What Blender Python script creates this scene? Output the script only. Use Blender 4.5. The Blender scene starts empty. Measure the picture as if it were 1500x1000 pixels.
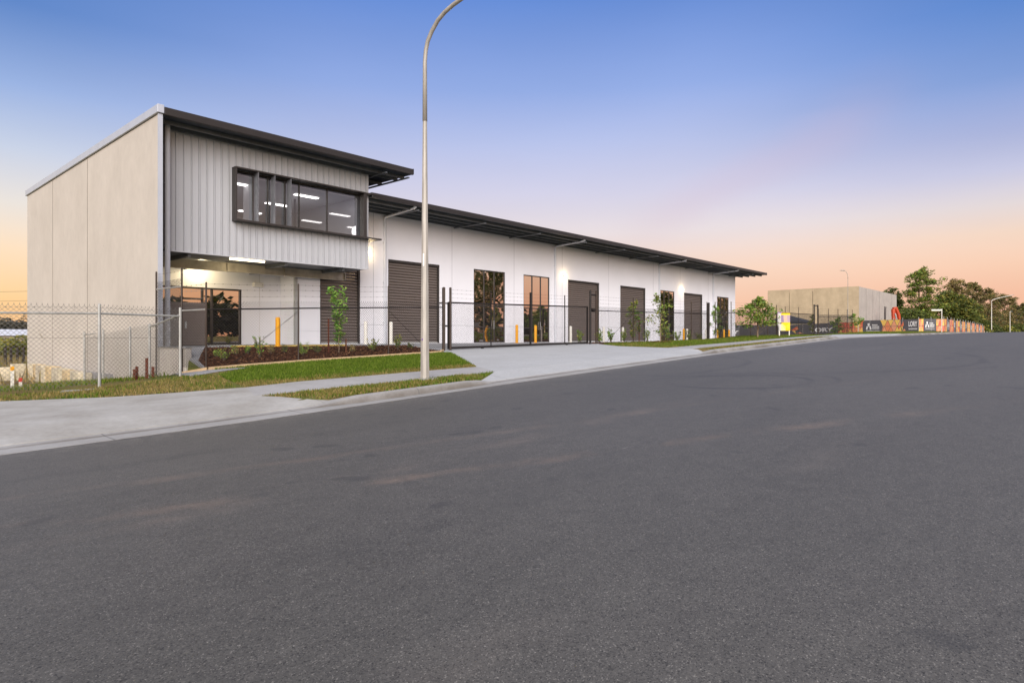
import bpy, bmesh, math, random
from bisect import bisect
from mathutils import Vector, Matrix, noise as mnoise
random.seed(7)
R = math.radians
ZO = 1.5                       # world height of the camera datum (eye level)
sc = bpy.context.scene
col = sc.collection
ca, sa = .74383, .66837        # view direction in the (along-street, away-from-street) frame

# ------------------------------------------------------------------ terrain
ZK = [(-400,-4),(-60,-3.2),(-30,-2.45),(0,-1.555),(1.7,-1.5),(3.93,-1.433),(7.27,-1.293),(10.33,-1.15),(22.9,-.62),(40.8,0),(60,.22),(100,.68),(140,.75),(200,.3),(400,-3),(3000,-6)]
ZF = [(-400,-4),(-60,-3),(-10,-1.75),(3,-1.25),(4.87,-1.19),(8.07,-.936),(17.7,-.53),(28.4,-.33),(32,-.29),(42,-.12),(46.5,.1),(55.6,.2),(66.6,.3),(84,.7),(103,.78),(140,.8),(200,.3),(400,-3),(3000,-6)]
YZ = [(-400,-4),(7.9,-.3),(66,-.3),(80,-.2),(100,.2),(125,.5),(200,.3),(400,-3),(3000,-6)]
KX = {id(T): [a for a, _ in T] for T in (ZK, ZF, YZ)}
def li(T, x):
    i = max(1, min(len(T)-1, bisect(KX[id(T)], x)))
    (a, b), (c, d) = T[i-1], T[i]
    t = max(0, min(1, (x-a)/(c-a)))
    return b+(d-b)*t
def sm(T, x, w): return sum(li(T, x+w*k) for k in (-1, -.5, 0, .5, 1))/5
def cross(s):
    def w(a, b, e): return max(0, min(1, (s-a)/e+.5))*max(0, min(1, (b-s)/e+.5))
    return max(w(-60, 7.0, .9), w(11.1, 23.6, .8), w(41, 58, .8))
def gz(s, v):
    k = sm(ZK, s, 1.5)
    if v <= 10.8:
        if v > -3.4: return k+.02*max(0, min(10.37-v, v+3.4))
        return k+.12*min(1, (-3.4-v)/.3)
    f = sm(ZF, s, 1.0)
    h = .13*min(1, (v-10.8)/(.15+1.2*cross(s)))
    if v < 19.5:
        t = (v-10.8)/8.7
        return k+(f-k)*t+h*(1-t)
    y = max(-1.95, f-.06*(v-18)) if s > -60 else f
    if s < 7.985: return y
    Y = li(YZ, max(s, 7.95))
    if v > 41.2: Y += (-1.95-Y)*min(1, (v-41.2)/1.5)*max(0, min(1, (78-s)/12))
    Yn = Y-.04
    z = f+(Yn-f)*(v-19.5)/2.4 if v < 21.9 else Yn+(Y-Yn)*min(1, (v-21.9)/4)
    if s < 8.03:
        t = (s-7.985)/.045; return y*(1-t)+z*t
    return z

# ------------------------------------------------------------------ materials
def lin(c):
    f = lambda u: u/12.92 if u <= .04045 else ((u+.055)/1.055)**2.4
    return tuple(f(x/255) for x in c)
def newmat(name):
    m = bpy.data.materials.new(name); m.use_nodes = True
    nt = m.node_tree; nt.nodes.clear()
    o = nt.nodes.new('ShaderNodeOutputMaterial'); b = nt.nodes.new('ShaderNodeBsdfPrincipled')
    nt.links.new(b.outputs[0], o.inputs[0])
    return m, nt, b, o
def N(nt, t, **k):
    n = nt.nodes.new(t)
    for a, v in k.items(): setattr(n, a, v)
    return n
def noise(nt, scale, detail=4, stretch=(1,1,1), rough=.55):
    tc = N(nt, 'ShaderNodeTexCoord'); mp = N(nt, 'ShaderNodeMapping'); mp.inputs['Scale'].default_value = stretch
    n = N(nt, 'ShaderNodeTexNoise'); n.inputs['Scale'].default_value = scale; n.inputs['Detail'].default_value = detail; n.inputs['Roughness'].default_value = rough
    nt.links.new(tc.outputs['Object'], mp.inputs[0]); nt.links.new(mp.outputs[0], n.inputs['Vector'])
    return n
def ramp(nt, src, stops, interp='LINEAR'):
    r = N(nt, 'ShaderNodeValToRGB'); e = r.color_ramp.elements; r.color_ramp.interpolation = interp
    while len(e) < len(stops): e.new(.5)
    for q, (p, c) in zip(e, stops):
        q.position = p; q.color = (c, c, c, 1) if isinstance(c, (int, float)) else (*c[:3], 1)
    if src is not None: nt.links.new(src, r.inputs[0])
    return r
def mixc(nt, a, b, f, mode='MIX'):
    m = N(nt, 'ShaderNodeMix', data_type='RGBA', blend_type=mode)
    for i, x in ((0, f), (6, a), (7, b)):
        if hasattr(x, 'is_output'): nt.links.new(x, m.inputs[i])
        elif i == 0: m.inputs[0].default_value = x
        else: m.inputs[i].default_value = (*x[:3], 1) if not isinstance(x, (int, float)) else (x, x, x, 1)
    return m.outputs[2]
def bump(nt, b, h, strength, dist=.02):
    n = N(nt, 'ShaderNodeBump'); n.inputs['Strength'].default_value = strength; n.inputs['Distance'].default_value = dist
    nt.links.new(h, n.inputs['Height']); nt.links.new(n.outputs[0], b.inputs['Normal'])
def M(name, c, rough=.6, metal=0, var=.12, scale=3, stretch=(1,1,1), bmp=0, bscale=60, spec=.4, fine=0):
    m, nt, b, o = newmat(name)
    n = noise(nt, scale, 5, stretch)
    r = ramp(nt, n.outputs[0], [(.28, 1-var), (.72, 1+var)])
    out = mixc(nt, c, r.outputs[0], 1, 'MULTIPLY')
    if fine:
        n2 = noise(nt, bscale, 3); r2 = ramp(nt, n2.outputs[0], [(.35, 1-fine), (.65, 1+fine)])
        out = mixc(nt, out, r2.outputs[0], 1, 'MULTIPLY')
    nt.links.new(out, b.inputs['Base Color'])
    b.inputs['Roughness'].default_value = rough; b.inputs['Metallic'].default_value = metal
    b.inputs['Specular IOR Level'].default_value = spec
    if bmp:
        n3 = noise(nt, bscale, 4); bump(nt, b, n3.outputs[0], bmp)
    return m
def Mcol(name, rough=.6, var=.1, scale=3, spec=.3, trans=0):
    m, nt, b, o = newmat(name)
    a = N(nt, 'ShaderNodeAttribute', attribute_name='col')
    n = noise(nt, scale, 4); r = ramp(nt, n.outputs[0], [(.28, 1-var), (.72, 1+var)])
    out = mixc(nt, a.outputs['Color'], r.outputs[0], 1, 'MULTIPLY')
    nt.links.new(out, b.inputs['Base Color']); b.inputs['Roughness'].default_value = rough; b.inputs['Specular IOR Level'].default_value = spec
    if trans:
        t = N(nt, 'ShaderNodeBsdfTranslucent'); nt.links.new(out, t.inputs[0])
        mx = N(nt, 'ShaderNodeMixShader'); mx.inputs[0].default_value = trans
        nt.links.new(b.outputs[0], mx.inputs[1]); nt.links.new(t.outputs[0], mx.inputs[2]); nt.links.new(mx.outputs[0], o.inputs[0])
    return m
def Memit(name, c, s):
    m, nt, b, o = newmat(name)
    b.inputs['Base Color'].default_value = (*c, 1); b.inputs['Emission Color'].default_value = (*c, 1); b.inputs['Emission Strength'].default_value = s
    return m
def Mglass(name, tint, refl, dark, wav=0, clear=False):
    m, nt, b, o = newmat(name); nt.nodes.remove(b)
    g = N(nt, 'ShaderNodeBsdfGlossy'); g.inputs['Color'].default_value = (*tint, 1); g.inputs['Roughness'].default_value = .004
    if clear:
        d = N(nt, 'ShaderNodeBsdfTransparent'); d.inputs[0].default_value = (*dark, 1)
    else:
        d = N(nt, 'ShaderNodeBsdfDiffuse'); d.inputs[0].default_value = (*dark, 1)
    mx = N(nt, 'ShaderNodeMixShader'); mx.inputs[0].default_value = refl
    nt.links.new(d.outputs[0], mx.inputs[1]); nt.links.new(g.outputs[0], mx.inputs[2]); nt.links.new(mx.outputs[0], o.inputs[0])
    if wav:
        n = noise(nt, 1.3, 1, (1, 1, 1.4)); bp = N(nt, 'ShaderNodeBump'); bp.inputs['Strength'].default_value = wav; bp.inputs['Distance'].default_value = .05
        nt.links.new(n.outputs[0], bp.inputs['Height']); nt.links.new(bp.outputs[0], g.inputs['Normal'])
    return m

def asphalt():
    m, nt, b, o = newmat('asphalt')
    tc = N(nt, 'ShaderNodeTexCoord')
    def math_(op, a, b_=None):
        n = N(nt, 'ShaderNodeMath', operation=op)
        for k, x in ((0, a), (1, b_)):
            if x is None: continue
            if hasattr(x, 'is_output'): nt.links.new(x, n.inputs[k])
            else: n.inputs[k].default_value = x
        return n.outputs[0]
    n1 = noise(nt, .22, 5, (.4, 1, 1), .6); r1 = ramp(nt, n1.outputs[0], [(.3, .86), (.7, 1.12)])
    c = mixc(nt, (.0925, .0872, .0782), r1.outputs[0], 1, 'MULTIPLY')
    # aggregate: every stone its own tone, in two sizes
    for sc_, stops in ((175, [(0, .22), (.07, .62), (.3, .95), (.9, 1.12), (.965, 1.7), (1, 2.6)]), (78, [(0, .55), (.08, .93), (.85, 1.03), (.96, 1.12), (1, 1.45)])):
        vo = N(nt, 'ShaderNodeTexVoronoi'); vo.inputs['Scale'].default_value = sc_; nt.links.new(tc.outputs['Object'], vo.inputs['Vector'])
        sp = N(nt, 'ShaderNodeSeparateColor'); nt.links.new(vo.outputs['Color'], sp.inputs[0])
        c = mixc(nt, c, ramp(nt, sp.outputs[0], stops).outputs[0], 1, 'MULTIPLY')
    n2 = noise(nt, 7, 6, (.6, 1, 1), .75); c = mixc(nt, c, ramp(nt, n2.outputs[0], [(.3, .86), (.7, 1.13)]).outputs[0], 1, 'MULTIPLY')
    # clay dust dragged along the wheel paths
    sx = N(nt, 'ShaderNodeSeparateXYZ'); nt.links.new(tc.outputs['Object'], sx.inputs[0])
    nb = noise(nt, .8, 4, (.7, 1, 1)); ng = noise(nt, 6, 5); wob = math_('MULTIPLY', math_('SUBTRACT', nb.outputs[0], .5), .5)
    for a0, sl, w, st, tone in ((6.54, -.457, .10, .55, lin((132,114,100))), (7.62, -.30, .09, .45, lin((130,114,102))), (5.3, -.02, .12, .30, lin((128,116,106))), (8.3, -.06, .13, .30, (.03,.03,.03)), (6.7, -.05, .13, .22, (.03,.03,.03)), (3.6, -.03, .14, .2, (.03,.03,.03)), (2.0, .0, .13, .18, lin((126,118,110)))):
        dv_ = math_('SUBTRACT', sx.outputs[1], math_('ADD', math_('MULTIPLY', sx.outputs[0], sl), a0))
        ab = math_('ABSOLUTE', math_('ADD', dv_, wob))
        rr = ramp(nt, ab, [(w*.3, st), (w*2.2, 0)]); k = math_('MULTIPLY', rr.outputs[0], ramp(nt, nb.outputs[0], [(.44, 0), (.60, 1)]).outputs[0])
        k = math_('MULTIPLY', k, ramp(nt, ng.outputs[0], [(.35, .35), (.65, 1)]).outputs[0])
        k = math_('MULTIPLY', k, ramp(nt, math_('DIVIDE', sx.outputs[0], 40.0), [(.20, 1), (.30, .25 if tone[0] > .1 else .8)]).outputs[0])
        c = mixc(nt, c, tone, k)
    # turning-circle scuffs
    for (cx, cy, rad, w, st) in ((13.4, 5.55, 1.45, .07, .5), (13.7, 5.4, 1.72, .06, .35), (20.5, 8.2, 6.2, .09, .35), (22, 7.8, 6.9, .08, .28), (17, 13.4, 6.2, .09, .3), (30, 2, 7.5, .1, .3)):
        vm = N(nt, 'ShaderNodeVectorMath', operation='DISTANCE'); mpz = N(nt, 'ShaderNodeMapping'); mpz.inputs['Scale'].default_value = (1, 1, 0)
        nt.links.new(tc.outputs['Object'], mpz.inputs[0]); nt.links.new(mpz.outputs[0], vm.inputs[0]); vm.inputs[1].default_value = (cx, cy, 0)
        rr = ramp(nt, math_('ABSOLUTE', math_('SUBTRACT', vm.outputs['Value'], rad)), [(w*.4, st), (w*1.7, 0)])
        nn = noise(nt, .45, 2); c = mixc(nt, c, (.02, .02, .021), math_('MULTIPLY', rr.outputs[0], ramp(nt, nn.outputs[0], [(.40, .1), (.56, 1)]).outputs[0]))
    # oil drips and pale scrapes
    no = noise(nt, 1.9, 3, rough=.3); c = mixc(nt, c, (.03, .03, .031), ramp(nt, no.outputs[0], [(.70, 0), (.75, .4)]).outputs[0])
    npal = noise(nt, 2.6, 5, (.35, 2.2, 1), .7); c = mixc(nt, c, lin((170,166,160)), ramp(nt, npal.outputs[0], [(.715, 0), (.76, .35)]).outputs[0])
    # grit collecting near the channel
    e = ramp(nt, math_('DIVIDE', sx.outputs[1], 12.0), [(.79, 0), (.865, .30)]); c = mixc(nt, c, lin((150,144,136)), math_('MULTIPLY', e.outputs[0], ramp(nt, ng.outputs[0], [(.38, 0), (.66, 1)]).outputs[0]))
    nt.links.new(c, b.inputs['Base Color'])
    b.inputs['Roughness'].default_value = .62; b.inputs['Specular IOR Level'].default_value = .38
    bump(nt, b, n2.outputs[0], .25, .01)
    return m
def concrete(name, c, stain, amt, joint=0, rough=.8, gutter=False):
    m, nt, b, o = newmat(name)
    n1 = noise(nt, .9, 6, rough=.65); r1 = ramp(nt, n1.outputs[0], [(.3, 0), (.75, amt)])
    k = mixc(nt, c, stain, r1.outputs[0])
    n2 = noise(nt, 26, 5, (.5, 1, 1)); r2 = ramp(nt, n2.outputs[0], [(.3, .9), (.7, 1.08)])
    k = mixc(nt, k, r2.outputs[0], 1, 'MULTIPLY')
    n4 = noise(nt, 3.5, 8, rough=.8); r4 = ramp(nt, n4.outputs[0], [(.63, 0), (.70, .5)])
    k = mixc(nt, k, stain, r4.outputs[0])
    if joint:
        tc = N(nt, 'ShaderNodeTexCoord'); sx = N(nt, 'ShaderNodeSeparateXYZ'); nt.links.new(tc.outputs['Object'], sx.inputs[0])
        for ax in (0, 1):
            mo = N(nt, 'ShaderNodeMath', operation='PINGPONG'); nt.links.new(sx.outputs[ax], mo.inputs[0]); mo.inputs[1].default_value = joint
            rj = ramp(nt, mo.outputs[0], [(.004, .5), (.016, 0)])
            k = mixc(nt, k, (.12, .12, .12), rj.outputs[0])
    if gutter:      # darker band painted along the kerb foot, and joints cut across the kerb
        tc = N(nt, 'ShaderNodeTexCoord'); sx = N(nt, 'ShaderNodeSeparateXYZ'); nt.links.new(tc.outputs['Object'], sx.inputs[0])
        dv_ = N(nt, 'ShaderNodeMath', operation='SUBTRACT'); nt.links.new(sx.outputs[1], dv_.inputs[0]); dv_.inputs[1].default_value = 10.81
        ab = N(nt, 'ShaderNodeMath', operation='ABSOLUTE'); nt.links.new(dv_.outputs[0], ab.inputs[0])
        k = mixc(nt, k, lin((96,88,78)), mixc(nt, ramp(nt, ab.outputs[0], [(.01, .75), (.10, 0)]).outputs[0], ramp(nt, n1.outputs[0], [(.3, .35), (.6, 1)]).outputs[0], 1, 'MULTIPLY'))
        mo = N(nt, 'ShaderNodeMath', operation='PINGPONG'); nt.links.new(sx.outputs[0], mo.inputs[0]); mo.inputs[1].default_value = 1.5
        k = mixc(nt, k, (.10,.10,.10), ramp(nt, mo.outputs[0], [(.006, .6), (.018, 0)]).outputs[0])
    nt.links.new(k, b.inputs['Base Color']); b.inputs['Roughness'].default_value = rough; b.inputs['Specular IOR Level'].default_value = .25
    bump(nt, b, n2.outputs[0], .25, .01)
    return m
def tiltpanel(name, c, c2):
    m, nt, b, o = newmat(name)
    n1 = noise(nt, .55, 7, (1, 1, .8), .68); r1 = ramp(nt, n1.outputs[0], [(.34, 0), (.66, 1)])
    k = mixc(nt, c, c2, r1.outputs[0])
    n2 = noise(nt, 4.5, 6, (1, 1, .55), .72); r2 = ramp(nt, n2.outputs[0], [(.3, .955), (.7, 1.035)])
    k = mixc(nt, k, r2.outputs[0], 1, 'MULTIPLY')
    n3 = noise(nt, 1.3, 8, (1, 1, .35), .8); r3 = ramp(nt, n3.outputs[0], [(.63, 0), (.74, .28)])
    k = mixc(nt, k, tuple(x*.78 for x in c), r3.outputs[0])
    n5 = noise(nt, 2.6, 2); r5 = ramp(nt, n5.outputs[0], [(.735, 0), (.75, .30)])
    k = mixc(nt, k, tuple(x*.6 for x in c), r5.outputs[0])
    nt.links.new(k, b.inputs['Base Color']); b.inputs['Roughness'].default_value = .8; b.inputs['Specular IOR Level'].default_value = .25
    bump(nt, b, n2.outputs[0], .1, .01)
    return m
def soil():
    m, nt, b, o = newmat('soil_and_dry_grass')
    n1 = noise(nt, .35, 6, rough=.65)
    r1 = ramp(nt, n1.outputs[0], [(.34, lin((86,72,52))), (.45, lin((128,112,70))), (.55, lin((104,106,56))), (.68, lin((84,96,42)))])
    n2 = noise(nt, 22, 5, rough=.7); r2 = ramp(nt, n2.outputs[0], [(.3, .55), (.7, 1.35)])
    k = mixc(nt, r1.outputs[0], r2.outputs[0], 1, 'MULTIPLY')
    nt.links.new(k, b.inputs['Base Color']); b.inputs['Roughness'].default_value = .95; b.inputs['Specular IOR Level'].default_value = .1
    bump(nt, b, n2.outputs[0], .6, .04)
    return m
MAT = dict(
 asphalt=asphalt(), soil=soil(),
 path=concrete('footpath_concrete', lin((172,171,171)), lin((136,133,128)), .55, 1.5),
 drive=concrete('driveway_concrete', lin((180,182,184)), lin((158,158,158)), .5, 3.0),
 oldpath=concrete('stained_concrete', lin((178,177,174)), lin((138,133,125)), .8, 3.4),
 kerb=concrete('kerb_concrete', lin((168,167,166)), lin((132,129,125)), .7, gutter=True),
 yard=concrete('yard_concrete', lin((156,156,158)), lin((130,130,132)), .5),
 panel=tiltpanel('raw_concrete_panel', lin((204,196,186)), lin((194,186,176))),
 panel_low=tiltpanel('pale_concrete', lin((206,198,188)), lin((186,178,170))),
 panel2=tiltpanel('distant_concrete_panel', lin((194,176,148)), lin((174,157,131))),
 panel2b=tiltpanel('distant_concrete_side', lin((188,180,172)), lin((172,164,158))),
 white=M('white_wall_paint', lin((236,235,239)), .75, var=.025, scale=.7, spec=.3, bmp=.05, bscale=90),
 clad=M('ribbed_steel_cladding', lin((186,187,190)), .45, .0, var=.03, scale=1.5, stretch=(1,1,.2)),
 trim=M('silver_trim', lin((186,190,200)), .45, .1, var=.05, scale=2),
 pipe=M('downpipe_paint', lin((206,208,214)), .5, var=.04),
 dark=M('charcoal_steel', lin((50,46,44)), .45, .1, var=.1),
 roof=M('charcoal_roof_sheet', lin((64,60,57)), .4, .1, var=.08, scale=1.5),
 soffit=M('dark_soffit_sheet', lin((48,54,62)), .5, var=.15, scale=1.2),
 purlin=M('galvanised_purlin', lin((104,108,112)), .45, .3, var=.2, scale=3),
 shutter=M('charcoal_roller_slats', lin((122,111,104)), .42, .2, var=.06, scale=1, stretch=(.3,1,3)),
 frame=M('dark_window_frame', lin((62,57,54)), .45, .2, var=.1),
 galv=M('galvanised_steel', lin((168,168,164)), .5, .35, var=.22, scale=7, stretch=(1,1,.5)),
 beam=M('galvanised_beam', lin((176,168,152)), .5, .3, var=.3, scale=2.2, stretch=(1,1,.6)),
 polem=M('street_lamp_steel', lin((172,166,157)), .55, .2, var=.22, scale=5, stretch=(2,2,.3)),
 black=M('black_coated_steel', lin((34,30,29)), .4, var=.15),
 blackpole=M('black_fence_post', lin((58,46,38)), .4, .1, var=.25, scale=4),
 wireb=M('black_wire', lin((48,45,44)), .5, var=.1),
 wireg=M('galvanised_wire', lin((122,119,114)), .5, .2, var=.15),
 yellow=M('yellow_paint', lin((236,166,24)), .5, var=.08, scale=6),
 whitep=M('white_bollard_paint', lin((226,222,212)), .5, var=.08, scale=6),
 mulch=M('bark_mulch_bed', lin((82,52,38)), .95, var=.35, scale=9, bmp=.8, bscale=30, fine=.4, spec=.1),
 edging=M('timber_edging', lin((196,168,130)), .8, var=.15, scale=4),
 limestone=M('limestone_block', lin((206,194,168)), .85, var=.24, scale=2.5, bmp=.4, bscale=18, fine=.1),
 limestone_b=M('ochre_limestone_block', lin((196,174,136)), .85, var=.3, scale=2.2, bmp=.4, bscale=18, fine=.12),
 limestone_c=M('worn_limestone_block', lin((182,172,152)), .9, var=.28, scale=3, bmp=.4, bscale=18, fine=.12),
 gravel=M('grey_gravel', lin((150,150,152)), .9, var=.2, scale=12, bmp=.9, bscale=45, fine=.4),
 bark=M('tree_bark', lin((138,118,98)), .9, var=.25, scale=5, stretch=(1,1,.3), bmp=.4, bscale=20),
 darkbark=M('dark_tree_bark', lin((104,88,74)), .9, var=.25, scale=5),
 stake=M('hardwood_stake', lin((120,76,52)), .9, var=.2, scale=6),
 rust=M('rusty_steel', lin((110,60,42)), .8, .2, var=.3, scale=10),
 leaf=Mcol('foliage', .55, .15, 2, .25, .25),
 grass=Mcol('grass_blades', .6, .12, 2, .2, .25),
 chips=Mcol('bark_chips', .95, .15, 8, .1),
 print=Mcol('printed_banner', .6, .05, 4, .3),
 whitetext=M('white_print', lin((240,240,240)), .6, var=.02),
 greyprint=M('grey_print', lin((96,94,98)), .6, var=.05),
 orange=M('orange_machine_paint', lin((186,68,34)), .45, var=.15, scale=1.5),
 tarp=M('dark_gazebo_fabric', lin((52,54,60)), .8, var=.15),
 hill=M('forested_hill', lin((86,88,88)), 1, var=.3, scale=.05, spec=0),
 roofw=M('pale_metal_roof', lin((214,216,222)), .4, .1, var=.1),
 brick=M('rendered_house_wall', lin((172,158,140)), .8, var=.1),
 dkpost=M('dark_timber_post', lin((48,40,34)), .9, var=.2),
 blue=M('blue_car_paint', lin((26,84,130)), .3, .2, var=.05),
 silver=M('silver_car_paint', lin((180,180,184)), .3, .4, var=.05),
 tyre=M('tyre_rubber', (.02,.02,.02), .9, var=.1),
 redp=M('red_marker_paint', lin((200,60,44)), .6, var=.1),
 ceil=M('office_ceiling', lin((186,187,192)), .8, var=.03),
 office=M('office_wall', lin((176,176,182)), .8, var=.04),
 carpet=M('office_floor', lin((110,108,106)), .9, var=.1),
 tube=Memit('lit_fluorescent_tube', (1, .95, .88), 4),
 lamp=Memit('lit_wall_lamp', (1, .84, .52), 14),
 warmtube=Memit('warm_lit_batten', (1, .84, .56), 7),
 glass=Mglass('bronze_tinted_glass', (.78,.69,.62), .84, (.010,.009,.009)),
 wavy=Mglass('wavy_tinted_glass', (.78,.69,.62), .84, (.010,.009,.009), wav=.55),
 clear=Mglass('clear_glass', (.9,.92,.95), .14, (.80,.81,.84), clear=True),
 partition=Mglass('office_glass_partition', (.8,.8,.82), .42, (.36,.36,.39)),
)

# ------------------------------------------------------------------ mesh builder
class MB:
    def __init__(s): s.v = []; s.f = []; s.c = []; s.p = []
    def face(s, pts, c=None):
        i = len(s.v); s.v += [tuple(p) for p in pts]; s.f.append(tuple(range(i, i+len(pts)))); s.c.append(c); return s
    def mesh(s, verts, faces, c=None):
        i = len(s.v); j = len(s.f); s.v += [tuple(p) for p in verts]
        for f in faces: s.f.append(tuple(i+k for k in f)); s.c.append(c)
        s.p.append((i, len(s.v), j, len(s.f))); return s
    def box(s, x0, x1, y0, y1, z0, z1, c=None, bev=0):
        if bev:
            b = min(bev, (x1-x0)*.45, (y1-y0)*.45, (z1-z0)*.45)
            bm = bmesh.new(); bmesh.ops.create_cube(bm, size=1)
            for q in bm.verts: q.co = Vector(((x0+x1)/2+q.co.x*(x1-x0), (y0+y1)/2+q.co.y*(y1-y0), (z0+z1)/2+q.co.z*(z1-z0)))
            bmesh.ops.bevel(bm, geom=bm.edges[:], offset=b, segments=1, affect='EDGES', profile=.5)
            bm.verts.index_update()
            s.mesh([q.co[:] for q in bm.verts], [[q.index for q in f.verts] for f in bm.faces], c); bm.free(); return s
        P = [(x0,y0,z0),(x1,y0,z0),(x1,y1,z0),(x0,y1,z0),(x0,y0,z1),(x1,y0,z1),(x1,y1,z1),(x0,y1,z1)]
        return s.mesh(P, [(0,3,2,1),(4,5,6,7),(0,1,5,4),(1,2,6,5),(2,3,7,6),(3,0,4,7)], c)
    def tube(s, pts, r, n=8, cap=True, c=None):
        pts = [Vector(p) for p in pts]; rs = r if isinstance(r, (list, tuple)) else [r]*len(pts)
        rings = []; up = None
        for k, p in enumerate(pts):
            d = (pts[min(k+1, len(pts)-1)]-pts[max(k-1, 0)]).normalized()
            if up is None:
                up = Vector((0,0,1)) if abs(d.z) < .9 else Vector((1,0,0))
            a = d.cross(up).normalized(); b = a.cross(d).normalized(); up = b if abs(d.z) < .9 else up
            off = math.pi/n
            rings.append([p+a*(math.cos(off+2*math.pi*j/n)*rs[k])+b*(math.sin(off+2*math.pi*j/n)*rs[k]) for j in range(n)])
        V = [q for ring in rings for q in ring]; F = []
        for k in range(len(pts)-1):
            for j in range(n):
                F.append((k*n+j, k*n+(j+1)%n, (k+1)*n+(j+1)%n, (k+1)*n+j))
        if cap: F.append(tuple(range(n-1, -1, -1))); F.append(tuple(range((len(pts)-1)*n, len(pts)*n)))
        return s.mesh(V, F, c)
    def build(s, name, m, parent=None, base=None, smooth=False):
        me = bpy.data.meshes.new(name)
        b = Vector(base) if base is not None else (Vector(parent['base']) if parent is not None else Vector((0,0,0)))
        me.from_pydata([(x-b.x, y-b.y, z-b.z) for x, y, z in s.v], [], s.f)
        if any(c is not None for c in s.c):
            at = me.color_attributes.new('col', 'FLOAT_COLOR', 'CORNER'); buf = []
            for f, c in zip(s.f, s.c):
                c = c or (.5,.5,.5)
                for _ in f: buf += [c[0], c[1], c[2], 1]
            at.data.foreach_set('color', buf)
        me.materials.append(MAT[m] if isinstance(m, str) else m)
        if smooth: me.polygons.foreach_set('use_smooth', [True]*len(me.polygons))
        me.update()
        o = bpy.data.objects.new(name, me); col.objects.link(o); o['base'] = list(b)
        if parent is not None: o.parent = parent
        else: o.location = (b.x, b.y, b.z+ZO)
        return o
def thing(name, label, cat, base, group=None):
    o = bpy.data.objects.new(name, None); col.objects.link(o); o.empty_display_size = .3
    o.location = (base[0], base[1], base[2]+ZO); o['base'] = list(base)
    tag(o, label, cat, group); return o
def tag(o, label, cat, group=None):
    o['label'] = label; o['category'] = cat
    if group: o['group'] = group
    return o
def struct(o): o['kind'] = 'structure'; return o
def dup(root, base, label, group=None):
    r = root.copy(); col.objects.link(r); r.location = (base[0], base[1], base[2]+ZO); r['label'] = label
    if group: r['group'] = group
    for ch in list(root.children):
        c = ch.copy(); col.objects.link(c); c.parent = r
        for g in list(ch.children):
            d = g.copy(); col.objects.link(d); d.parent = c
    return r
def up(name, mb, m, t, **k): return mb.build(name, m, t, **k)
def ups(name, mb, m, t, **k):
    """each solid added to the builder becomes a part of its own"""
    r = []
    for v0, v1, f0, f1 in mb.p:
        q = MB(); q.v = mb.v[v0:v1]; q.f = [tuple(i-v0 for i in f) for f in mb.f[f0:f1]]; q.c = mb.c[f0:f1]; r.append(q.build(name, m, t, **k))
    return r
def text(name, s, m, parent, origin, xdir, h, wid=None, extrude=.004, up_=(0,0,1)):
    """lettering whose lower-left corner is at origin; xdir runs along the line"""
    cu = bpy.data.curves.new(name, 'FONT'); cu.body = s; cu.size = 1; cu.extrude = 0; cu.offset = .045
    o = bpy.data.objects.new(name, cu); col.objects.link(o)
    dg = bpy.context.evaluated_depsgraph_get(); me = bpy.data.meshes.new_from_object(o.evaluated_get(dg))
    bpy.data.objects.remove(o); bpy.data.curves.remove(cu)
    xs = [q.co.x for q in me.vertices]; ys = [q.co.y for q in me.vertices]
    x0, x1, y0, y1 = min(xs), max(xs), min(ys), max(ys)
    w = wid or h*(x1-x0)/(y1-y0)
    X = Vector(xdir).normalized(); U = Vector(up_); b = Vector(parent['base']) if 'base' in parent else Vector(parent.parent['base'])
    for q in me.vertices:
        q.co = Vector(origin)+X*((q.co.x-x0)/(x1-x0)*w)+U*((q.co.y-y0)/(y1-y0)*h)-b
    me.materials.clear(); me.materials.append(MAT[m])
    ob = bpy.data.objects.new(name, me); col.objects.link(ob); ob.parent = parent
    return ob

# ------------------------------------------------------------------ ground sheets
def poly_sheet(name, poly, off, m, res=.6, skirt=0):
    bm = bmesh.new()
    bm.faces.new([bm.verts.new((s, v, 0)) for s, v in poly])
    xs = [p[0] for p in poly]; ys = [p[1] for p in poly]
    def cut(axis, lo, hi):
        k = math.ceil(lo/res)*res
        while k < hi:
            co = (k,0,0) if axis == 0 else (0,k,0); no = (1,0,0) if axis == 0 else (0,1,0)
            bmesh.ops.bisect_plane(bm, geom=bm.verts[:]+bm.edges[:]+bm.faces[:], plane_co=co, plane_no=no, dist=1e-5); k += res
    cut(0, min(xs), max(xs)); cut(1, min(ys), max(ys))
    for k in (10.8, 10.95):
        if min(ys) < k < max(ys): bmesh.ops.bisect_plane(bm, geom=bm.verts[:]+bm.edges[:]+bm.faces[:], plane_co=(0,k,0), plane_no=(0,1,0), dist=1e-5)
    bmesh.ops.triangulate(bm, faces=bm.faces[:])
    bmesh.ops.recalc_face_normals(bm, faces=bm.faces[:])
    for q in bm.verts: q.co.z = gz(q.co.x, q.co.y)+off
    bm.normal_update()
    if sum(f.normal.z for f in bm.faces) < 0: bmesh.ops.reverse_faces(bm, faces=bm.faces[:])
    if skirt:
        r = bmesh.ops.extrude_edge_only(bm, edges=[e for e in bm.edges if e.is_boundary])
        for q in r['geom']:
            if isinstance(q, bmesh.types.BMVert): q.co.z -= skirt
    me = bpy.data.meshes.new(name); bm.to_mesh(me); bm.free()
    me.materials.append(MAT[m]); o = bpy.data.objects.new(name, me); o.location.z = ZO; col.objects.link(o)
    return o
def frange(a, b, st):
    r = []; x = a
    while x < b-1e-6: r.append(x); x += st
    r.append(b); return r
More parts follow.
